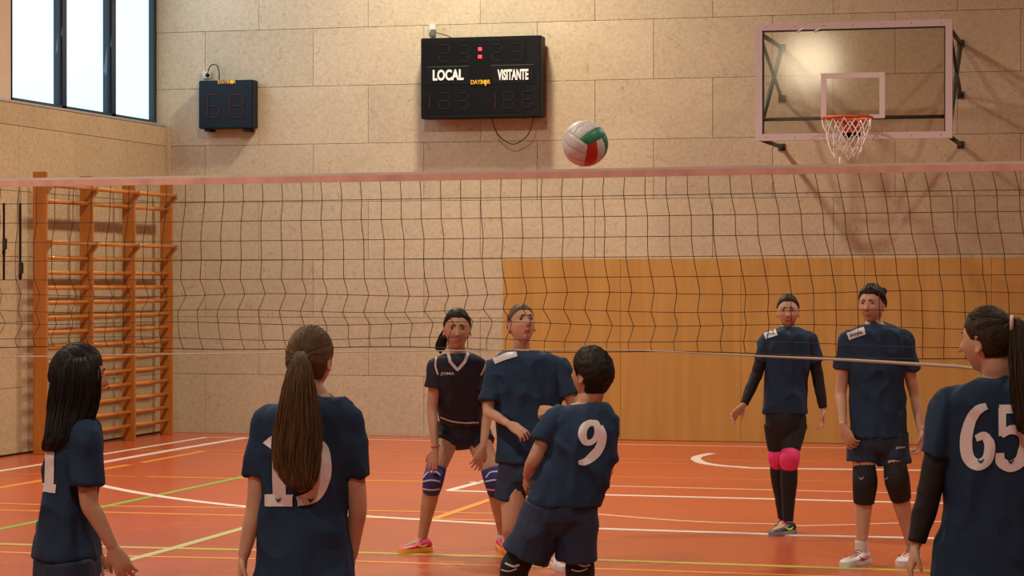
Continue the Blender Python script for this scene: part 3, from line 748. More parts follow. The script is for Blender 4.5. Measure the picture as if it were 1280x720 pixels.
class Head:
    def __init__(s, c, fwd, hs, roll=0):
        s.c = c; s.hs = hs; y = fwd.normalized(); z = (ZV - y*ZV.dot(y)).normalized(); x = y.cross(z)
        if roll: q = Matrix.Rotation(roll, 3, y); z = q@z; x = q@x
        s.M = Matrix((x, y, z)).transposed()
    def w(s, p): return s.c+s.M@Vector(p)
    def surf(s, d, off=0):
        d = np.asarray(d, float); d = d/np.linalg.norm(d); p = head_pts([d], s.hs)[0]
        return s.w(Vector(p)+Vector(d)*off)
    def add(s, bm):
        nu, nv = 72, 56; D = sph_dirs(nu, nv); P = head_pts(D, s.hs)
        sph_faces(bm, [s.w(p) for p in P], nu, nv)
        for sg in (-1, 1):      # ears
            pts = [s.w(Vector((sg*(.071+.006*abs(math.sin(a))), -.006-.012*math.cos(a)*1.0, -.008+.027*math.sin(a)))*s.hs) for a in np.linspace(-2.2, 2.2, 9)]
            add_tube(bm, pts, .0055*s.hs, 8, 2, 'round')
            bmesh.ops.create_uvsphere(bm, u_segments=12, v_segments=8, radius=1, matrix=Matrix.Translation(s.w(Vector((sg*.071, -.010, -.008))*s.hs)) @ s.M.to_4x4() @ Matrix.Diagonal((.006*s.hs, .015*s.hs, .024*s.hs, 1)))
    def face(s, parent, hm):
        for sg in (-1, 1):
            b1 = bmesh.new(); f = head_pts([(sg*.34, .93, .09)], s.hs)[0]
            c = s.w((sg*.030*s.hs, f[1]-.0075*s.hs, .010*s.hs))
            bmesh.ops.create_uvsphere(b1, u_segments=16, v_segments=10, radius=1, matrix=Matrix.Translation(c) @ s.M.to_4x4() @ Matrix.Diagonal((.0140*s.hs, .0105*s.hs, .0056*s.hs, 1)))
            e = obj('eye', b1, M_eye, parent, True)
            b1 = bmesh.new(); c2 = s.w((sg*.030*s.hs, f[1]+.0012*s.hs, .010*s.hs))
            bmesh.ops.create_uvsphere(b1, u_segments=14, v_segments=8, radius=1, matrix=Matrix.Translation(c2) @ s.M.to_4x4() @ Matrix.Diagonal((.0058*s.hs, .0026*s.hs, .0052*s.hs, 1)))
            obj('iris', b1, M_iris, e, True)
            pts = [s.surf((sg*a, .93, zz), .0015) for a, zz in ((.17, .25), (.30, .285), (.46, .24))]
            b1 = bmesh.new(); add_tube(b1, pts, [.0032*s.hs, .0038*s.hs, .002*s.hs], 6, 4, 'round'); obj('eyebrow', b1, hm[2] if hm is H_light else M_brow, parent, True)
            pts = [s.w((sg*x_*s.hs, f[1]+y_*s.hs, z_*s.hs)) for x_, y_, z_ in ((.017, .0005, .010), (.030, .0035, .0160), (.043, -.003, .011))]
            b1 = bmesh.new(); add_tube(b1, pts, .0010*s.hs, 5, 4); obj('eyelid_line', b1, M_brow, parent, True)
        for sg in (-1, 1):
            b1 = bmesh.new(); fq = head_pts([(0, .96, -.24)], s.hs)[0]; bmesh.ops.create_uvsphere(b1, u_segments=8, v_segments=6, radius=.0026*s.hs, matrix=Matrix.Translation(s.w((sg*.0055*s.hs, fq[1]-.004*s.hs, -.0345*s.hs)))); obj('nostril_shade', b1, M_brow, parent, True)  # dark beads under the nose tip, standing in for shade in the nostrils
        b1 = bmesh.new(); fy = head_pts([(0, .87, -.5)], s.hs)[0][1]
        for dz, r_, ww in ((-.0520, .0030, .024), (-.0590, .0038, .020)):
            pts = [s.surf((x_/.073, .86, (dz-.002*abs(x_)/.02)/.112), .0002) for x_ in np.linspace(-ww, ww, 7)]
            add_tube(b1, pts, [.0012*s.hs]+[r_*s.hs]*5+[.0012*s.hs], 8, 2, 'round')
        obj('lips', b1, M_lip, parent, True)
    def hair_cap(s, line=.35, thick=.014, low=-.35, tuft=0, seed=0):
        """closed shell: proud where hair grows, sunk below the skin elsewhere. line = height of the hairline on the forehead"""
        bm = bmesh.new(); nu, nv = 96, 72; D = sph_dirs(nu, nv); P = head_pts(D, s.hs); out = []
        for d, p in zip(D, P):
            front = max(0, d[1]); side = abs(d[0])
            # hair region value: >0 hair
            lim = low if d[1] < -.25 else low+(line-low)*min(1, max(0, (d[1]+.25)/.95))**.8
            if -.25 < d[1] < .25 and side > .5: lim = max(lim, -.05+.5*(d[1]+.05))
            v = (d[2]-lim)/(.2 if d[1] < 0 else .34)
            v = max(-1, min(1, v)); k = .5+.5*v
            off = -.012+(.012+thick)*k*k*(3-2*k)
            nn_ = noise.noise((d[0]*6+seed, d[1]*6, d[2]*6))
            off += k*(.0015+tuft)*nn_
            if tuft: off += k*tuft*.8*noise.noise((d[0]*22+seed, d[1]*22, d[2]*22))
            pp = Vector((p[0], d[1]*.092*s.hs*(1.04 if d[1] < 0 else 1) if d[1] > 0 and d[2] > line else p[1], p[2]))
            out.append(s.w(pp+Vector(d)*off*s.hs))
        sph_faces(bm, out, nu, nv); return bm
    def swept(s, bm, tie, n=260, line=.42, off=.0135, low=-.42, r=.0016):
        """hair strands lying on the skull from the hairline to the tie"""
        tie = Vector(tie).normalized()
        for i in range(n):
            a = random.uniform(0, 2*PI)
            # hairline loop: front forehead -> temples -> behind ears -> nape
            x_ = math.sin(a); f = math.cos(a)
            st = Vector((x_*1.0, max(f, -1)*.9 if f > 0 else f, (line if f > 0 else line+(low-line)*min(1, -f*1.6+.35))*1.0 if f > 0 else low*(min(1, -f+.3))+.0))
            if abs(x_) > .8 and f > 0: st.z = line*.5; st.y = f*.6
            st.normalize(); k0 = random.uniform(0, .55)
            pts = []
            for j in range(9):
                t = k0+(1-k0)*j/8
                v = st.slerp(tie, t) if st.angle(tie) < 3.0 else st.lerp(tie, t).normalized()
                pts.append(s.surf(v, (off*min(1, .1+t*4)+random.uniform(-.0003, .0018))*s.hs))
            add_tube(bm, pts, [r*.4]+[r]*7+[r*.7], 4, 0, mi=random.choice((0, 0, 1, 2)))

def hair_volume(bm, rows, d, n, r=.0022, core=.84, endvar=.14, wave=.006, outer=.25):
    """rows (py, xl, xr, ry, dd) from the top down"""
    R0 = ell_rings(rows, d, 20, core)
    last = R0[-1]; c = sum(last, Vector())/len(last); R0.append([c+(p-c)*.35-ZV*.01 for p in last])
    add_rings(bm, R0, True, 0)
    Q = []
    for (py, xl, xr, ry, dd) in rows:
        c = W((xl+xr)/2, py, d+dd); Q.append((c.x, c.y, c.z, (xr-xl)/2*(d+dd)/FPX, ry))
    Q = catmull(Q, 4); m = len(Q)
    for i in range(n):
        t = random.uniform(0, 2*PI); rad = math.sqrt(random.uniform(outer, 1.0)); ca, sa = math.cos(t)*rad, math.sin(t)*rad
        end = int(m*random.uniform(1-endvar*2, 1)) if random.random() < .6 else m
        ph = random.uniform(0, 6); pts = []
        for j in range(0, max(end, 6), 1):
            q = Q[min(j, m-1)]; wv = wave*math.sin(j*.55+ph)*min(1, j/6)
            sp_ = 1+.12*(j/m)**2*random.uniform(-.2, 1)
            pts.append(Vector(q[:3])+RV*(ca*q[3]*sp_+wv)+AV*(sa*q[4])+ZV*random.uniform(-.002, .002))
        if end >= m:
            ext = random.uniform(.005, .05); pts.append(pts[-1]-ZV*ext+RV*random.uniform(-.008, .008))
        add_tube(bm, pts[::2] if len(pts) > 10 else pts, [r*.8]+[r]*(len(pts[::2] if len(pts) > 10 else pts)-2)+[r*.25], 4, 0, mi=random.choice((0, 0, 1, 1, 2)))

# ---- hands
def add_hand(bm, wrist, d, palm, thumb=1, curl=.35, sc=1.0, spread=.10):
    d = d.normalized(); n = (palm-d*palm.dot(d)).normalized(); s = d.cross(n)*thumb
    rings = []
    for t, hw, hh in ((-.02, .021, .017), (.0, .021, .016), (.02, .027, .0155), (.045, .034, .0145), (.068, .036, .0125), (.080, .033, .010)):
        c = wrist+d*t*sc+n*.004*t/.08*curl; rings.append([c+s*math.cos(k*PI/8)*hw*sc+n*math.sin(k*PI/8)*hh*sc for k in range(16)])
    add_rings(bm, rings)
    for i, (o, ln, r) in enumerate(((.0275, .064, .0072), (.0095, .072, .0074), (-.0085, .067, .0071), (-.0255, .053, .0064))):
        a = spread*(1.5-i); dd = (d*math.cos(a)+s*math.sin(a)).normalized(); p = wrist+d*.070*sc+s*o*sc
        pts = [p, p+dd*.012*sc]; cu = 0; q = p+dd*.012*sc
        for seg, (f, k) in enumerate(((.45, .75), (.32, 1.1), (.23, .8))):
            cu += curl*k*(1+.12*i); v = dd*math.cos(cu)+n*math.sin(cu); q = q+v*ln*f*sc; pts.append(q)
        add_tube(bm, pts, [r*1.05*sc, r*1.05*sc, r*sc, r*.93*sc, r*.75*sc], 10, 2, 'round')
    p = wrist+d*.012*sc+s*.018*sc; v1 = (d*.72+s*.62+n*.25).normalized(); v2 = (d*.85+s*.25+n*(.3+curl*.4)).normalized()
    add_tube(bm, [p, p+v1*.030*sc, p+v1*.034*sc+v2*.024*sc, p+v1*.034*sc+v2*.044*sc], [.0125*sc, .0105*sc, .0085*sc, .0065*sc], 10, 2, 'round')

# ---- shoes
def shoe(parent, ankle, heading, mats, ln=.235, w=.044, sock=None, lace=None, swoosh=None):
    """mats: upper, toe, heel, sole"""
    h = Vector((heading.x, heading.y, 0)).normalized(); s = Vector((h.y, -h.x, 0)); base = Vector((ankle.x, ankle.y, ankle.z-.085)); heel = base-h*.055
    prof = [(0.0, .55, .060), (.04, .74, .074), (.12, .84, .083), (.22, .84, .088), (.34, .86, .082), (.46, .92, .066), (.6, 1.0, .054), (.75, 1.02, .046), (.88, .86, .040), (.96, .60, .034), (1.0, .30, .028)]
    bm = bmesh.new(); Q = catmull(prof, 3); rings = []
    for t, ww, hh in Q:
        c = heel+h*ln*t; r_ = []
        for k in range(16):
            a = k*2*PI/16; x_ = math.cos(a); z_ = math.sin(a)
            top = .5+.5*z_
            r_.append(c+s*x_*w*ww*(1 if z_ < 0 else (1-.30*max(0, z_)*(hh > .05)))+ZV*(.020+(hh-.020)*top))
        rings.append(r_)
    add_rings(bm, rings); nseg = len(Q)-1
    bm.faces.ensure_lookup_table()
    for i, f in enumerate(bm.faces):
        c = f.calc_center_median(); t = (c-heel).dot(h)/ln; f.material_index = 1 if t > .72 else (2 if t < .2 else 0)
    up = obj('shoe', bm, [mats[0], mats[1], mats[2]], parent, True)
    bm = bmesh.new(); rr_s = []
    for zz, g in ((0, .96), (.006, 1.0), (.022, 1.0), (.028, .97)):
        pts = []
        for t, ww, hh in Q: pts.append((t, ww*g+.03))
        loop = [heel+h*(ln*(t*1.02-.01)+(0))+s*w*ww*1.04+ZV*zz for t, ww in pts]+[heel+h*ln*(t*1.02-.01)-s*w*ww*1.04+ZV*zz for t, ww in reversed(pts)]
        rr_s.append(loop)
    add_rings(bm, rr_s); obj('sole', bm, mats[3], up)
    bm = bmesh.new()
    for k in range(4):
        t = .36+.07*k; zz = float(np.interp(t, [p[0] for p in prof], [p[2] for p in prof])); c = heel+h*ln*t+ZV*(zz+.001)
        add_tube(bm, [c-s*.022-ZV*.006, c+ZV*.002, c+s*.022-ZV*.006+h*.008], .0028, 5, 2)
    obj('laces', bm, lace or mats[3], up, True)
    if swoosh:
        for sg in (-1, 1):
            bm = bmesh.new(); pts = []
            for t, z_, wd_ in ((.22, .048, .002), (.32, .036, .006), (.42, .036, .007), (.55, .046, .004), (.66, .058, .001)):
                hw = float(np.interp(t, [p[0] for p in prof], [p[1] for p in prof])); pts.append((heel+h*ln*t+s*sg*(w*hw+.001)*.98+ZV*z_, wd_))
            add_tube(bm, [p for p, _ in pts], [q for _, q in pts], 6, 3); obj('stripe_mark', bm, swoosh, up, True)
    if sock:
        bm = bmesh.new(); add_tube(bm, [ankle+Vector((0, 0, -.03)), ankle+Vector((0, 0, .0)), ankle+sock[1]*.05], [.036, .036, .037], 16, 3); obj('sock', bm, sock[0], parent, True)

# ---- decals that lie on a garment: a stroke drawn on the surface that faces a direction
def bvh_of(o):
    me = o.data; org = root_org(o.parent)
    return BVHTree.FromPolygons([v.co+org for v in me.vertices], [p.vertices[:] for p in me.polygons])
def hit(bv, px, py, off=.003):
    dr = (W(px, py, 10)-CAM).normalized(); r_ = bv.ray_cast(CAM, dr)
    if r_[0] is None:
        r_ = bv.find_nearest(W(px, py, 10)) if False else (None,)
        return None
    return r_[0]+r_[1]*(off if r_[1].dot(dr) < 0 else -off)
def stroke(bm, bv, pts, wid, nw=5, step=2.0, off=.004, mi=0, sub=True):
    """pts [(px,py)], wid px (number or list)"""
    if not isinstance(wid, (list, tuple)): wid = [wid]*len(pts)
    Q = [(p[0], p[1], w_) for p, w_ in zip(pts, wid)]
    if sub: Q = catmull(Q, 8)
    else:
        R_ = []
        for a, b_ in zip(Q, Q[1:]):
            a = np.array(a, float); b_ = np.array(b_, float); k = max(1, int(np.hypot(*(b_-a)[:2])/step))
            R_ += [a+(b_-a)*i/k for i in range(k)]
        Q = R_+[np.array(Q[-1], float)]
    prev = None
    for i, q in enumerate(Q):
        a = Q[max(i-1, 0)]; c = Q[min(i+1, len(Q)-1)]; tx, ty = c[0]-a[0], c[1]-a[1]; l_ = math.hypot(tx, ty) or 1; nx, ny = -ty/l_, tx/l_
        row = []
        for k in range(nw):
            o_ = (k/(nw-1)-.5)*q[2]; h_ = hit(bv, q[0]+nx*o_, q[1]+ny*o_, off); row.append(bm.verts.new(h_) if h_ else None)
        if prev:
            for k in range(nw-1):
                v = [prev[k], row[k], row[k+1], prev[k+1]]
                if all(v) and max((v[0].co-v[2].co).length, (v[1].co-v[3].co).length) < .06: bm.faces.new(v).material_index = mi
        prev = row
def text_decal(bv, s, cx_, cy_, w_, h_, m, parent, ang=0, off=.005, name='print', bold=.02):
    me = text_me(s, 1, bold, .0); ca, sa = math.cos(ang), math.sin(ang); org = root_org(parent)
    px_ = [(cx_+v.co.x*w_*ca+v.co.y*h_*sa, cy_+v.co.x*w_*sa-v.co.y*h_*ca) for v in me.vertices]
    hs2 = [hit(bv, a_, b_, off) for a_, b_ in px_]; md = [(h_-CAM).length for h_ in hs2 if h_]; md = sorted(md)[len(md)//2] if md else 10
    for v, (a_, b_), h_ in zip(me.vertices, px_, hs2):
        if h_ is None or abs((h_-CAM).length-md) > .04: h_ = CAM+(W(a_, b_, 10)-CAM).normalized()*md
        v.co = h_
    return link(name, me, parent, m)

ARM_R = (.040, .036, .031, .029, .020)
def limb(bm, pts, rads):
    add_tube(bm, pts, rads, 14, 4, 'round')
def leg_pts(hip, knee, ank, k=1.0):
    m1 = hip.lerp(knee, .5); c1 = knee.lerp(ank, .3)+AV*.008; c2 = knee.lerp(ank, .7)
    return [hip, m1, knee, c1, c2, ank], [.078*k, .066*k, .047*k, .050*k, .036*k, .029*k]
def arm_pts(sh, el, wr, k=1.0):
    return [sh, sh.lerp(el, .5), el, el.lerp(wr, .35), wr], [ARM_R[i]*k for i in range(5)]

def person(label, d, head, rows, arms, legs, hm, skin=M_skin, jersey=M_navy, shorts=None, extra=None, k=1.0, tuck=.86, voxb=.0046, wr=.017, jersey_name='jersey', collar=M_collar, seed=0, hk=1.0):
    V = lambda p: W(p[0], p[1], d+(p[2] if len(p) > 2 else 0))
    base = W((rows[-1][1]+rows[-1][2])/2, 500, d); base.z = 0
    root = empty('person', base); tag(root, label, 'person')
    H = Head(V(head['c']), dirv(*head['fwd']), head.get('hs', .95), head.get('roll', 0))
    # --- body, one continuous skin
    bm = bmesh.new(); H.add(bm)
    nb = V(head['neck']); add_tube(bm, [H.w(Vector((0, -.018, -.045))*H.hs), H.w(Vector((0, -.028, -.085))*H.hs), nb-ZV*.0, nb-ZV*.06], [.046*k, .045*k, .052*k, .07*k], 16, 4, 'round')
    add_rings(bm, ell_rings(rows, d, 24, tuck, 0))
    L_ = {'root': root, 'H': H, 'V': V, 'd': d}
    hips = [V(l['pts'][0]) for l in legs]; pc = (hips[0]+hips[1])/2
    hx = (hips[1]-hips[0]); hx.z = 0; PM = Matrix.Translation(pc+ZV*.04) @ hx.normalized().to_track_quat('X', 'Z').to_matrix().to_4x4(); hw = hx.length*.5
    bmesh.ops.create_uvsphere(bm, u_segments=20, v_segments=14, radius=1, matrix=PM @ Matrix.Diagonal((hw+.045*k, .085*k, .10, 1)))
    low = rows[-1]; cl = W((low[1]+low[2])/2, low[0], d+low[4]); add_tube(bm, [cl+ZV*.05, pc], [.085*k, .08*k], 16, 2, 'round')
    AP = []
    for a in arms:
        P = [V(p) for p in a['pts']]; pts, rad = arm_pts(*P, k=a.get('k', k)); limb(bm, pts, rad)
        hd = a['hand']; add_hand(bm, P[2]+(P[2]-P[1]).normalized()*.012, dirv(*hd['dir']), dirv(*hd['palm']), hd.get('thumb', 1), hd.get('curl', .35), hd.get('sc', .88)*hk)
        AP.append((P, pts, rad))
    LP = []
    for l in legs:
        hp = V(l['pts'][0]); kn = V(l['pts'][1]); an = l['pts'][2]
        ap = W(an[0], 500, d+an[1]); ap.z = an[2] if len(an) > 2 else .085
        pts, rad = leg_pts(hp, kn, ap, k); limb(bm, pts, rad)
        hd = l['head']; hv = dirv(hd[0], 0, hd[1]); add_tube(bm, [ap-hv*.02-ZV*.04, ap+hv*.05-ZV*.045, ap+hv*.13-ZV*.055], [.03, .03, .02], 10, 2, 'round')
        LP.append((hp, kn, ap, hv, pts, rad))
    L_['AP'] = AP; L_['LP'] = LP
    body = link('body', voxel(bm, voxb, 3), root, skin)
    # --- jersey
    bm = bmesh.new(); add_rings(bm, ell_rings(rows, d, 32))
    for a, (P, pts, rad) in zip(arms, AP):
        sl = a['sleeve']; e_ = P[0].lerp(P[1], sl[0]); inn = P[0].lerp(W((rows[2][1]+rows[2][2])/2, rows[2][0], d+rows[2][4]), .35)
        inn.z = P[0].z+.005
        add_tube(bm, [inn, P[0], P[0].lerp(P[1], sl[0]*.5), e_], [sl[1]*.9, sl[1]*.98, sl[1], sl[1]*1.04], 16, 4)
    me = voxel(bm, .0062, 5); wrinkle(me, wr, 8, 6, seed)
    jer = link(jersey_name, me, root, jersey); L_['jersey'] = jer
    if collar is not None:
        top = rows[0]; c = W((top[1]+top[2])/2, top[0], d+top[4]); rx = (top[2]-top[1])/2*d/FPX
        ring = [c-ZV*.003+RV*math.cos(t)*(rx-.003)+AV*math.sin(t)*(top[3]-.003)+ZV*(.006*math.sin(t)) for t in np.linspace(0, 2*PI, 25)]
        bm = bmesh.new(); add_tube(bm, ring, .0055, 6); obj('collar', bm, collar, jer, True)
    if shorts is not None:
        bm = bmesh.new()
        a = rows[-1]; wl = W((a[1]+a[2])/2, a[0], d+a[4]); rx = (a[2]-a[1])/2*d/FPX
        R0 = []
        for t, g in ((-.4, .86), (0, .9), (.5, .95), (1, .93)):
            c = (wl+ZV*.07).lerp(pc-ZV*.03, max(t, 0))+ZV*(.05 if t < 0 else 0)
            R0.append([c+RV*math.cos(q*2*PI/24)*rx*g+AV*math.sin(q*2*PI/24)*min(a[3], .125)*g for q in range(24)])
        add_rings(bm, R0)
        for l, (hp, kn, ap, hv, pts, rad) in zip(legs, LP):
            e_ = V(l['hem']); r0 = l.get('r0', .085); r1 = l.get('r1', .09)
            add_tube(bm, [hp+ZV*.04, hp.lerp(e_, .5), e_], [r0, (r0+r1)/2, r1], 18, 4)
        bmesh.ops.create_uvsphere(bm, u_segments=20, v_segments=14, radius=1, matrix=PM @ Matrix.Translation((0, 0, -.025)) @ Matrix.Diagonal((hw+.065*k, .115*k, .125, 1)))
        me = voxel(bm, .0062, 5); wrinkle(me, wr*.6, 8, 5, seed+3); L_['shorts'] = link('shorts', me, root, shorts)
    return L_

def hair_obj(L_, bm, hm, name='hair'):
    return obj(name, bm, hm, L_['root'], True)
def pad(L_, i, m, up=.085, dn=.085, r=.064, name='knee_pad'):
    hp, kn, ap, hv, pts, rad = L_['LP'][i]; u = (hp-kn).normalized(); v = (ap-kn).normalized()
    bm = bmesh.new(); add_tube(bm, [kn+u*up, kn+u*up*.5-AV*.006, kn-AV*.012, kn+v*dn*.5-AV*.006, kn+v*dn], [r*.93, r*1.0, r*1.04, r*.97, r*.86], 20, 4)
    return obj(name, bm, m, L_['root'], True)
def forearm_sleeve(L_, i, t0, m, g=.006):
    P, pts, rad = L_['AP'][i]
    bm = bmesh.new(); add_tube(bm, [P[0].lerp(P[1], t0), P[0].lerp(P[1], .8), P[1], P[1].lerp(P[2], .5), P[2]], [rad[1]+g, rad[2]+g+.001, rad[2]+g, rad[3]+g-.001, rad[4]+g], 16, 5)
    me = voxel(bm, .006, 3); wrinkle(me, .003, 12, 14, i); return link('black_sleeve', me, L_['root'], m)

# ============ far side: dark-haired girl bending, white V collar ============
p1 = person('girl in dark navy jersey with white V collar, crouching in blue knee pads', 14.1,
    dict(c=(571.5, 411.5, -.26), fwd=(.04, -.06, -1), hs=1.04, neck=(571.5, 441, -.2)),
    [(440, 562, 582, .05, -.20), (445, 549, 597, .075, -.19), (452, 539, 607, .095, -.18), (470, 538, 608, .11, -.14), (495, 543, 606, .11, -.08), (515, 548, 604, .115, -.02), (531, 551, 606, .12, .03)],
    [dict(pts=[(546, 459, -.16), (540, 510, -.14), (544, 561, -.22)], hand=dict(dir=(-.2, -.85, -.1), palm=(.3, 0, 1), thumb=-1, curl=.35, sc=.95), sleeve=(.5, .058)),
     dict(pts=[(601, 459, -.16), (610, 512, -.14), (604, 558, -.22)], hand=dict(dir=(-.35, -.85, -.1), palm=(-.3, 0, 1), thumb=1, curl=.35, sc=.95), sleeve=(.5, .058))],
    [dict(pts=[(561, 540, .06), (542, 598, -.08), (528, .02)], head=(-.75, -.66), hem=(553, 555, -.0), r0=.078, r1=.072),
     dict(pts=[(594, 540, .06), (618, 600, -.05), (629, .12)], head=(.25, -.97), hem=(606, 555, 0), r0=.078, r1=.072)],
    H_dark, M_skin2, M_dnavy, M_dnavy, seed=1, wr=.009)
H = p1['H']; bm = H.hair_cap(.60, .010, -.40, 0, 1); H.swept(bm, (0, -.9, .1), 200, .60, .009)
hair_obj(p1, bm, H_dark)
bm = bmesh.new(); hair_volume(bm, [(405, 560, 568, .02, -.16), (420, 549, 562, .03, -.15), (435, 545, 557, .02, -.15), (440, 548, 553, .01, -.15)], 14.1, 50); hair_obj(p1, bm, H_dark, 'ponytail')
H.face(p1['root'], H_dark)
bv = bvh_of(p1['jersey'])
bm = bmesh.new()
stroke(bm, bv, [(560, 442), (563, 452), (572, 462), (581, 452), (585, 442)], 3.6, 4, sub=False, off=.006)
obj('v_collar', bm, M_trim, p1['jersey'], True)
for q_, w_ in (([(546, 447), (545, 457), (548, 468)], 2.2), ([(608, 446), (606, 457), (601, 469)], 2.2), ([(551, 521), (565, 526), (580, 528), (598, 528)], 1.8)):
    bm = bmesh.new(); stroke(bm, bv, q_, w_, 3, off=.005); obj('white_piping', bm, M_trim, p1['jersey'], True)
text_decal(bv, 'JOMA', 559.5, 467, 17, 4.5, M_trim, p1['jersey'])
pb = pad(p1, 0, M_bluepad, .07, .085, .060); pb2 = pad(p1, 1, M_bluepad, .07, .085, .060)
for q in (pb, pb2):
    bv2 = bvh_of(q); x_ = 540 if q is pb else 618; bm = bmesh.new()
    stroke(bm, bv2, [(x_-10, 597), (x_-5, 591), (x_+4, 590), (x_+10, 594)], 1.6, 3); stroke(bm, bv2, [(x_-11, 602), (x_, 600), (x_+10, 602)], 2, 3); stroke(bm, bv2, [(x_-11, 611), (x_, 612), (x_+9, 611)], 2, 3)
    obj('white_stripe', bm, M_trim, q, True)
shoe(p1['root'], p1['LP'][0][2], p1['LP'][0][3], (M_shp, M_sho, M_shp, M_sho), .225, .045, lace=M_white, swoosh=M_sho)
shoe(p1['root'], p1['LP'][1][2], p1['LP'][1][3], (M_shp, M_sho, M_shp, M_sho), .225, .045, sock=(M_sock, ZV), lace=M_white)
wr_ = p1['AP'][0][0]; bm = bmesh.new(); c = wr_[1].lerp(wr_[2], .93); add_tube(bm, [c-ZV*.006, c+ZV*.006], .028, 16); obj('wristband', bm, mat('pink_band', (.6, .2, .2), .6), p1['root'], True)

# ============ far side: player looking up ============
p2 = person('player in blue T-shirt looking up at the ball, arms bent before the belly', 13.3,
    dict(c=(652, 406, 0), fwd=(.34, .30, -.88), hs=1.0, neck=(651, 439, .03)),
    [(438, 638, 664, .055, 0), (443, 624, 688, .08, 0), (450, 614, 700, .1, 0), (470, 612, 703, .11, 0), (510, 618, 702, .11, 0), (550, 621, 700, .11, 0), (578, 620, 700, .12, 0)],
    [dict(pts=[(620, 459, 0), (610, 514, -.06), (634, 529, -.22)], hand=dict(dir=(.75, -.45, -.3), palm=(0, -.7, .6), thumb=1, curl=.4, sc=.95), sleeve=(.78, .060)),
     dict(pts=[(698, 458, 0), (718, 512, -.05), (696, 513, -.24)], hand=dict(dir=(-.95, .05, -.2), palm=(0, -.5, .8), thumb=1, curl=1.0, sc=.9), sleeve=(.7, .060))],
    [dict(pts=[(643, 594, 0), (638, 655, -.05), (641, .02)], head=(-.2, -.98), hem=(637, 626, 0), r0=.088, r1=.088),
     dict(pts=[(680, 594, 0), (692, 655, -.03), (698, .02)], head=(.2, -.98), hem=(686, 626, 0), r0=.088, r1=.088)],
    H_light, M_skin, M_navy, M_shorts, seed=5)
H = p2['H']; bm = H.hair_cap(.52, .008, -.35, 0, 2); H.swept(bm, (0, -.9, .35), 220, .52, .008); hair_obj(p2, bm, H_light)
H.face(p2['root'], H_light)
bv = bvh_of(p2['jersey']); bm = bmesh.new(); stroke(bm, bv, [(618, 452), (632, 446), (646, 443)], [7, 7.5, 6], 5, off=.005); obj('white_patch', bm, M_trim, p2['jersey'], True)
for i in (0, 1): shoe(p2['root'], p2['LP'][i][2], p2['LP'][i][3], (M_shw, M_shw, M_red, M_shw), .225, .045, sock=(M_sock, ZV))

# ============ near side: boy number 9 ============
p3 = person('dark-haired boy seen from behind wearing blue kit with number 9', 10.7,
    dict(c=(739, 468, .02), fwd=(-.72, .12, .66), hs=1.0, neck=(735, 505, .02)),
    [(503, 718, 752, .052, .02), (508, 703, 762, .075, .02), (517, 692, 768, .095, .02), (540, 687, 770, .105, 0), (575, 678, 770, .11, 0), (605, 668, 762, .115, 0), (632, 658, 750, .12, 0)],
    [dict(pts=[(694, 523, 0), (666, 578, -.03), (659, 594, .14)], hand=dict(dir=(-.1, -.75, .45), palm=(.9, 0, .3), thumb=1, curl=.6, sc=.85), sleeve=(.55, .058)),
     dict(pts=[(759, 526, 0), (757, 592, -.02), (730, 590, .17)], hand=dict(dir=(-.8, .2, .6), palm=(0, 0, 1), thumb=1, curl=.6, sc=.85), sleeve=(.78, .050))],
    [dict(pts=[(681, 643, 0), (644, 708, .04), (632, .06)], head=(-.5, .86), hem=(656, 696, .02), r0=.098, r1=.112),
     dict(pts=[(722, 643, 0), (725, 713, .05), (728, .08)], head=(.1, .99), hem=(721, 700, .02), r0=.095, r1=.092)],
    H_black, M_skin2, M_navy, M_shorts, seed=9, voxb=.0044)
H = p3['H']; bm = H.hair_cap(.36, .019, -.72, .0028, 4); hair_obj(p3, bm, H_black); H.face(p3['root'], H_black)
bv = bvh_of(p3['jersey']); bm = bmesh.new()
stroke(bm, bv, [(745, 530), (737, 529), (730, 535), (728, 544), (731, 552), (738, 553), (744, 548), (747, 539), (745, 530), (741, 528.5)], [7, 8, 9.5, 10, 8.5, 7, 7, 8, 8, 6], 5)
stroke(bm, bv, [(749, 533), (753, 545), (749, 560), (741, 570), (732, 577), (723, 578)], [8, 10, 11, 11.5, 9, 5], 5)
obj('number_nine', bm, M_num, p3['jersey'], True)
for i in (0, 1):
    q = pad(p3, i, M_pad, .08, .10, .064); bv2 = bvh_of(q); bm = bmesh.new(); x_ = (636, 724)[i]
    stroke(bm, bv2, [(x_-4, 704), (x_+6, 708), (x_+13, 706)], 2.5, 3); stroke(bm, bv2, [(x_-9, 712), (x_, 714), (x_+10, 711)], 1.5, 3); obj('white_mark', bm, M_trim, q, True)
    shoe(p3['root'], p3['LP'][i][2], p3['LP'][i][3], (M_shk, M_shw, M_shk, M_shw), .22, .044, sock=(M_sock, ZV))

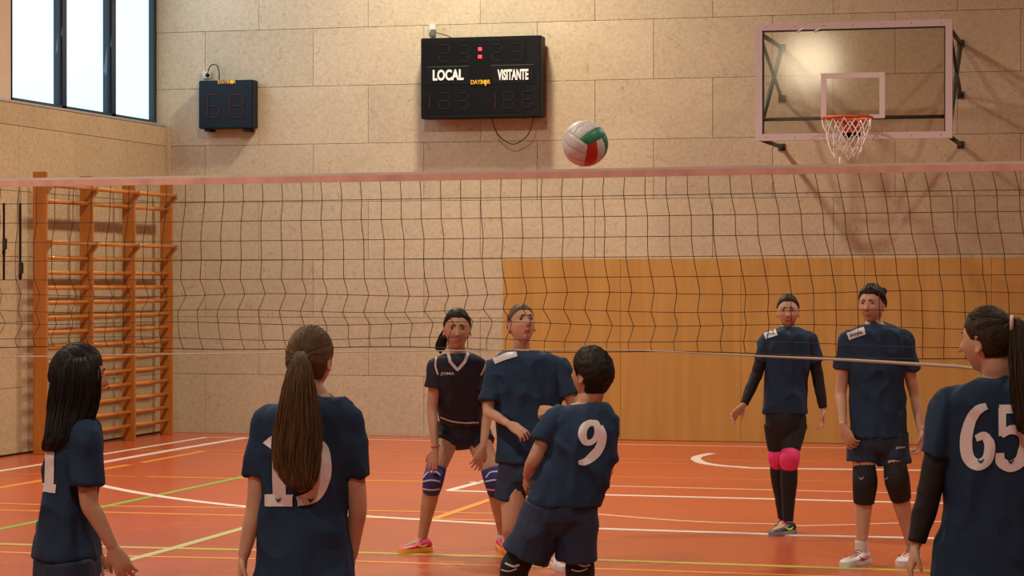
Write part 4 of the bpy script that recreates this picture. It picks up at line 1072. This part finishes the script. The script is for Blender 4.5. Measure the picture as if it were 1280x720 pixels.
# ============ near side: girl number 19 ============
p4 = person('girl with a long brown ponytail over the number 19 on her blue jersey', 7.9,
    dict(c=(388, 450, 0), fwd=(.36, .0, .93), hs=.95, neck=(393, 500, .0)),
    [(494, 374, 416, .056, 0), (501, 352, 432, .08, 0), (511, 330, 444, .098, 0), (530, 324, 446, .108, 0), (580, 326, 440, .105, 0), (640, 325, 435, .10, 0), (700, 321, 440, .11, 0), (765, 316, 446, .125, 0)],
    [dict(pts=[(332, 524, 0), (319, 634, .0), (305, 693, -.02)], hand=dict(dir=(-.1, -1, .0), palm=(1, 0, 0), thumb=1, curl=.45, sc=.95), sleeve=(.66, .050)),
     dict(pts=[(437, 522, 0), (447, 634, .0), (440, 693, .04)], hand=dict(dir=(-.12, -1, .05), palm=(-1, 0, .1), thumb=-1, curl=.45, sc=.95), sleeve=(.66, .050))],
    [dict(pts=[(357, 775, 0), (352, 860, .0), (350, .0)], head=(-.15, .98), hem=(354, 850, 0), r0=.092, r1=.092),
     dict(pts=[(405, 775, 0), (411, 860, .0), (413, .0)], head=(.15, .98), hem=(409, 850, 0), r0=.092, r1=.092)],
    H_brown, M_skin, M_navy, M_shorts, seed=13, voxb=.0044)
H = p4['H']; bm = H.hair_cap(.35, .011, -.62, 0, 6); tie = H.M.transposed()@(W(375, 446, 7.9-.11)-H.c); H.swept(bm, tie, 420, .35, .0105, -.62, .0017)
hair_obj(p4, bm, H_brown)
bm = bmesh.new(); hair_volume(bm, [(440, 371, 380, .012, -.105), (448, 366, 385, .022, -.125), (470, 357, 391, .032, -.14), (500, 350, 397, .034, -.15), (540, 342, 403, .032, -.155), (575, 341, 400, .028, -.155), (596, 350, 397, .020, -.155), (612, 364, 390, .010, -.155)], 7.9, 650, .0018, .66, .34, .003)
hair_obj(p4, bm, H_brown, 'ponytail')
bm = bmesh.new(); tc_ = W(375.5, 445.5, 7.9-.118); add_tube(bm, [tc_+RV*.026*math.cos(t)+ZV*(.006*math.sin(t)-.002)+AV*.018*math.sin(t) for t in np.linspace(0, 2*PI, 25)], .0055, 8); obj('hair_tie', bm, M_blk, p4['root'], True)
bv = bvh_of(p4['jersey']); bm = bmesh.new()
stroke(bm, bv, [(349.5, 547), (349.5, 625)], 17, 6, sub=False); stroke(bm, bv, [(332, 625.5), (366, 625.5)], 15, 6, sub=False); stroke(bm, bv, [(335, 558), (342, 549), (350, 546)], [13, 9, 5], 4)
stroke(bm, bv, [(395, 552), (380, 552), (372, 565), (372, 582), (379, 594), (392, 594)], [14, 14, 15, 15, 14, 13], 6)
stroke(bm, bv, [(390, 552), (402, 560), (406, 580), (403, 602), (392, 620), (371, 627)], [14, 15, 15.5, 16, 16, 12], 6)
obj('number_nineteen', bm, M_num, p4['jersey'], True)
for x_ in (348, 388):
    bm = bmesh.new(); stroke(bm, bv, [(x_-3, 623), (x_, 626), (x_+4, 622)], [1, 2.5, .8], 3, off=.007); stroke(bm, bv, [(x_, 625), (x_, 629)], [2, .8], 3, off=.007)
    obj('bird_emblem', bm, M_numd, p4['jersey'], True)
for i in (0, 1): shoe(p4['root'], p4['LP'][i][2], p4['LP'][i][3], (M_shw, M_shw, M_shk, M_shw), .23, .045, sock=(M_sock, ZV))

# ============ near side: girl number 65 ============
p5 = person('girl with a dark ponytail and black undersleeves, number 65 on her blue jersey', 7.8,
    dict(c=(1235, 427, 0), fwd=(-.72, -.02, .69), hs=.95, neck=(1246, 474, .0)),
    [(470, 1224, 1275, .056, 0), (478, 1208, 1300, .08, 0), (489, 1184, 1320, .1, 0), (515, 1176, 1330, .112, 0), (575, 1179, 1325, .112, 0), (640, 1181, 1320, .11, 0), (690, 1168, 1325, .12, 0), (760, 1158, 1330, .13, 0)],
    [dict(pts=[(1186, 507, 0), (1163, 612, .0), (1146, 678, -.0)], hand=dict(dir=(-.25, -1, .0), palm=(1, 0, 0), thumb=1, curl=.45, sc=.95), sleeve=(.60, .058)),
     dict(pts=[(1319, 507, 0), (1342, 612, .0), (1345, 680, .04)], hand=dict(dir=(.0, -1, .05), palm=(-1, 0, .1), thumb=-1, curl=.45, sc=.95), sleeve=(.60, .058))],
    [dict(pts=[(1222, 775, 0), (1215, 865, .0), (1212, .0)], head=(-.25, .95), hem=(1218, 850, 0), r0=.095, r1=.095),
     dict(pts=[(1272, 775, 0), (1279, 865, .0), (1282, .0)], head=(.05, .98), hem=(1276, 850, 0), r0=.095, r1=.095)],
    H_mid, M_skin, M_navy, M_shorts, seed=17, voxb=.0044)
H = p5['H']; bm = H.hair_cap(.42, .011, -.50, 0, 6); tie = H.M.transposed()@(W(1264, 404, 7.8-.075)-H.c); H.swept(bm, tie, 420, .42, .0105, -.50, .0017)
hair_obj(p5, bm, H_mid); H.face(p5['root'], H_mid)
bm = bmesh.new(); hair_volume(bm, [(398, 1262, 1274, .014, -.08), (410, 1262, 1287, .025, -.09), (435, 1262, 1296, .032, -.11), (470, 1262, 1300, .034, -.135), (505, 1266, 1300, .028, -.15), (540, 1272, 1294, .018, -.155)], 7.8, 280, .0022, .8, .2, .003)
hair_obj(p5, bm, H_mid, 'ponytail')
bm = bmesh.new(); tc_ = W(1265, 404, 7.8-.085); add_tube(bm, [tc_+ZV*.022*math.cos(t)+RV*(.006*math.sin(t))+AV*.022*math.sin(t) for t in np.linspace(0, 2*PI, 25)], .006, 8); obj('hair_tie', bm, mat('pale_pink_tie', (.7, .5, .5), .6), p5['root'], True)
for i in (0, 1): forearm_sleeve(p5, i, .35, M_blk, .011)
bv = bvh_of(p5['jersey']); bm = bmesh.new()
stroke(bm, bv, [(1233, 508), (1221, 514), (1212, 530), (1208, 552), (1211, 572), (1222, 581), (1234, 574), (1237, 557), (1231, 545), (1220, 548)], [8, 12, 14, 15, 15, 14, 13, 13, 11, 8], 6)
stroke(bm, bv, [(1253, 510), (1253, 545)], 10, 5, sub=False); stroke(bm, bv, [(1249, 511.5), (1284, 511.5)], 11, 5, sub=False)
stroke(bm, bv, [(1252, 545), (1264, 537), (1277, 542), (1281, 558), (1276, 575), (1263, 583), (1251, 577), (1250, 566)], [6, 11, 13, 15, 15, 14, 13, 10], 6)
obj('number_sixty_five', bm, M_num, p5['jersey'], True)
for x_ in (1226, 1263):
    bm = bmesh.new(); stroke(bm, bv, [(x_-3, 575), (x_, 578), (x_+4, 574)], [1, 2.5, .8], 3, off=.007)
    obj('bird_emblem', bm, M_numd, p5['jersey'], True)
for i in (0, 1): shoe(p5['root'], p5['LP'][i][2], p5['LP'][i][3], (M_shw, M_shw, M_shk, M_shw), .23, .045, sock=(M_sock, ZV))

# ============ near side: girl with long loose hair, at the left ============
p6 = person('girl with long loose dark hair walking past the wall bars in blue kit', 8.1,
    dict(c=(98, 472, 0), fwd=(.88, -.02, .46), hs=.94, neck=(94, 515, 0)),
    [(517, 80, 114, .06, 0), (525, 74, 120, .10, 0), (540, 66, 124, .14, 0), (570, 58, 126, .145, 0), (610, 54, 120, .14, 0), (650, 48, 120, .14, 0), (696, 41, 124, .145, 0)],
    [dict(pts=[(108, 548, -.125), (111, 628, -.14), (139, 681, -.14)], hand=dict(dir=(.45, -.85, .0), palm=(0, 0, 1), thumb=-1, curl=.45, sc=.95), sleeve=(.74, .054)),
     dict(pts=[(88, 545, .135), (92, 625, .15), (112, 676, .13)], hand=dict(dir=(.3, -.9, .0), palm=(0, 0, -1), thumb=1, curl=.45, sc=.95), sleeve=(.74, .054))],
    [dict(pts=[(84, 716, -.07), (90, 810, -.08), (80, -.08)], head=(.95, .2), hem=(91, 775, -.07), r0=.088, r1=.09),
     dict(pts=[(82, 716, .07), (70, 810, .08), (50, .08)], head=(.95, .2), hem=(74, 775, .07), r0=.088, r1=.09)],
    H_black, M_skin2, M_navy, M_shorts, seed=23, voxb=.0046)
H = p6['H']; bm = H.hair_cap(.40, .014, -.60, 0, 8); H.swept(bm, (-.1, -.55, .83), 200, .40, .0135, -.5, .0016)
hair_obj(p6, bm, H_black)
bm = bmesh.new(); hair_volume(bm, [(446, 74, 119, .06, -.01), (462, 66, 125, .088, -.015), (485, 62, 125, .096, -.02), (510, 60, 122, .10, -.02), (535, 58, 112, .11, -.04), (552, 56, 100, .12, -.05), (562, 55, 84, .10, -.05)], 8.1, 420, .0022, .93, .12, .003, .6)
hair_obj(p6, bm, H_black, 'long_hair'); H.face(p6['root'], H_black)
bv = bvh_of(p6['jersey']); bm = bmesh.new()
stroke(bm, bv, [(63, 562), (62, 612)], 11, 6, sub=False); stroke(bm, bv, [(53, 609), (70, 611)], 11, 5, sub=False); stroke(bm, bv, [(57, 566), (66, 562)], 7, 4, sub=False)
obj('number_one', bm, M_num, p6['jersey'], True)
for i in (0, 1): shoe(p6['root'], p6['LP'][i][2], p6['LP'][i][3], (M_shw, M_shw, M_shk, M_shw), .23, .045, sock=(M_sock, ZV))

# ============ far side: girl with black sleeves, leggings and pink knee pads ============
p7 = person('girl with black sleeves, black leggings and pink knee pads walking beyond the net', 15.14,
    dict(c=(985, 389.5, 0), fwd=(-.12, -.03, -1), hs=.94, neck=(986, 412, .02)),
    [(410, 978, 998, .05, .01), (414, 966, 1007, .075, .01), (420, 957, 1014, .092, 0), (440, 956, 1014, .10, 0), (480, 957, 1009, .10, 0), (517, 954, 1010, .11, 0)],
    [dict(pts=[(959, 425, 0), (946, 468, .02), (930, 505, -.04)], hand=dict(dir=(-.65, -.65, -.2), palm=(.3, -.5, -.8), thumb=-1, curl=.3, sc=.92), sleeve=(.6, .050)),
     dict(pts=[(1012, 425, 0), (1022, 470, .02), (1029, 510, -.0)], hand=dict(dir=(0, -1, -.1), palm=(-1, 0, 0), thumb=-1, curl=.4, sc=.92), sleeve=(.6, .050))],
    [dict(pts=[(971, 530, 0), (972, 572, .02), (979, .14)], head=(-.2, -.98), hem=(972, 540, 0)),
     dict(pts=[(993, 530, 0), (987, 573, -.08), (985, -.04)], head=(-.7, -.7), hem=(992, 540, 0))],
    H_mid, M_skin, M_navy, None, seed=31, wr=.016)
H = p7['H']; bm = H.hair_cap(.60, .009, -.40, 0, 1); H.swept(bm, (0, -.9, .2), 200, .60, .009); hair_obj(p7, bm, H_mid); H.face(p7['root'], H_mid)
for i in (0, 1): forearm_sleeve(p7, i, .3, M_blk, .007)
bm = bmesh.new(); lps = p7['LP']
for hp, kn, ap, hv, pts, rad in lps: add_tube(bm, pts, [r_+.006 for r_ in rad], 16, 4)
pc = (lps[0][0]+lps[1][0])/2
bmesh.ops.create_uvsphere(bm, u_segments=20, v_segments=14, radius=1, matrix=Matrix.Translation(pc+ZV*.02) @ Matrix.Rotation(TH, 4, 'Z') @ Matrix.Diagonal((.132, .115, .155, 1)))
me = voxel(bm, .006, 4); wrinkle(me, .003, 12, 10, 3); link('leggings', me, p7['root'], M_blk)
pad(p7, 0, M_pinkpad, .055, .055, .060); pad(p7, 1, M_pinkpad, .06, .06, .062)
bv = bvh_of(p7['jersey']); bm = bmesh.new(); stroke(bm, bv, [(956, 420.5), (964, 418), (971, 415.5)], 7.5, 5, off=.005, sub=False); obj('white_patch', bm, M_trim, p7['jersey'], True)
text_decal(bv, 'Joma', 963.5, 418, 11, 3.6, M_numd, p7['jersey'], -.25, .008)
shoe(p7['root'], lps[1][2], lps[1][3], (M_shk, M_shg, M_shp, M_shg), .225, .044, lace=M_shp, swoosh=M_lime)
shoe(p7['root'], lps[0][2], lps[0][3], (M_shk, M_shg, M_shp, M_shg), .225, .044, lace=M_shp, swoosh=M_lime)

# ============ far side: tall player with black knee pads ============
p8 = person('tall dark-haired player in blue shirt and shorts, black knee pads, beyond net', 13.5,
    dict(c=(1090, 380.5, 0), fwd=(-.45, -.05, -.88), hs=.96, neck=(1093, 407, .02)),
    [(404, 1080, 1106, .055, .01), (409, 1068, 1120, .08, .01), (416, 1059, 1130, .10, 0), (435, 1058, 1131, .11, 0), (480, 1062, 1131, .11, 0), (520, 1063, 1131, .11, 0), (546, 1062, 1133, .12, 0)],
    [dict(pts=[(1062, 426, 0), (1051, 490, .02), (1054, 530, -.10)], hand=dict(dir=(.35, -.85, -.2), palm=(.6, 0, .6), thumb=-1, curl=.5, sc=1.05), sleeve=(.56, .060)),
     dict(pts=[(1128, 426, 0), (1143, 492, .03), (1151, 536, -.04)], hand=dict(dir=(-.05, -1, -.1), palm=(-1, 0, 0), thumb=-1, curl=.5, sc=1.05), sleeve=(.56, .060))],
    [dict(pts=[(1079, 550, 0), (1081, 603, -.03), (1077, .0)], head=(-.62, -.78), hem=(1079, 577, 0), r0=.088, r1=.094),
     dict(pts=[(1115, 550, 0), (1121, 600, -.06), (1140, .08)], head=(-.45, -.9), hem=(1118, 580, 0), r0=.096, r1=.098)],
    H_dark, M_skin, M_navy, M_shorts, seed=37, wr=.018, k=1.04)
H = p8['H']; bm = H.hair_cap(.60, .014, -.35, .002, 1); H.swept(bm, (-.1, -.7, .6), 200, .60, .012)
bmesh.ops.create_uvsphere(bm, u_segments=14, v_segments=10, radius=.022, matrix=Matrix.Translation(W(1104, 364, 13.55))); hair_obj(p8, bm, H_black); H.face(p8['root'], H_dark)
bv = bvh_of(p8['jersey']); bm = bmesh.new(); stroke(bm, bv, [(1060, 421), (1071, 417), (1081, 413.5)], 9, 5, off=.005, sub=False); obj('white_patch', bm, M_trim, p8['jersey'], True)
text_decal(bv, 'Joma', 1070.5, 417.5, 16, 4.6, M_numd, p8['jersey'], -.3, .009)
bv = bvh_of(p8['shorts']); text_decal(bv, 'Joma', 1125, 559.5, 11, 4, M_trim, p8['shorts'], -.1, .006)
for i in (0, 1):
    q = pad(p8, i, M_pad, .095, .115, .068); bv2 = bvh_of(q); bm = bmesh.new(); x_ = (1077, 1108)[i]
    stroke(bm, bv2, [(x_-3, 597), (x_, 599), (x_+3, 596)], [.8, 1.8, .8], 3); obj('grey_mark', bm, M_shg, q, True)
    shoe(p8['root'], p8['LP'][i][2], p8['LP'][i][3], (M_shw, M_shw, M_shw, M_shw), .25, .048, sock=(M_sock, ZV), lace=M_red, swoosh=M_shp)

for o in bpy.data.objects:
    if 'org' in o: del o['org']
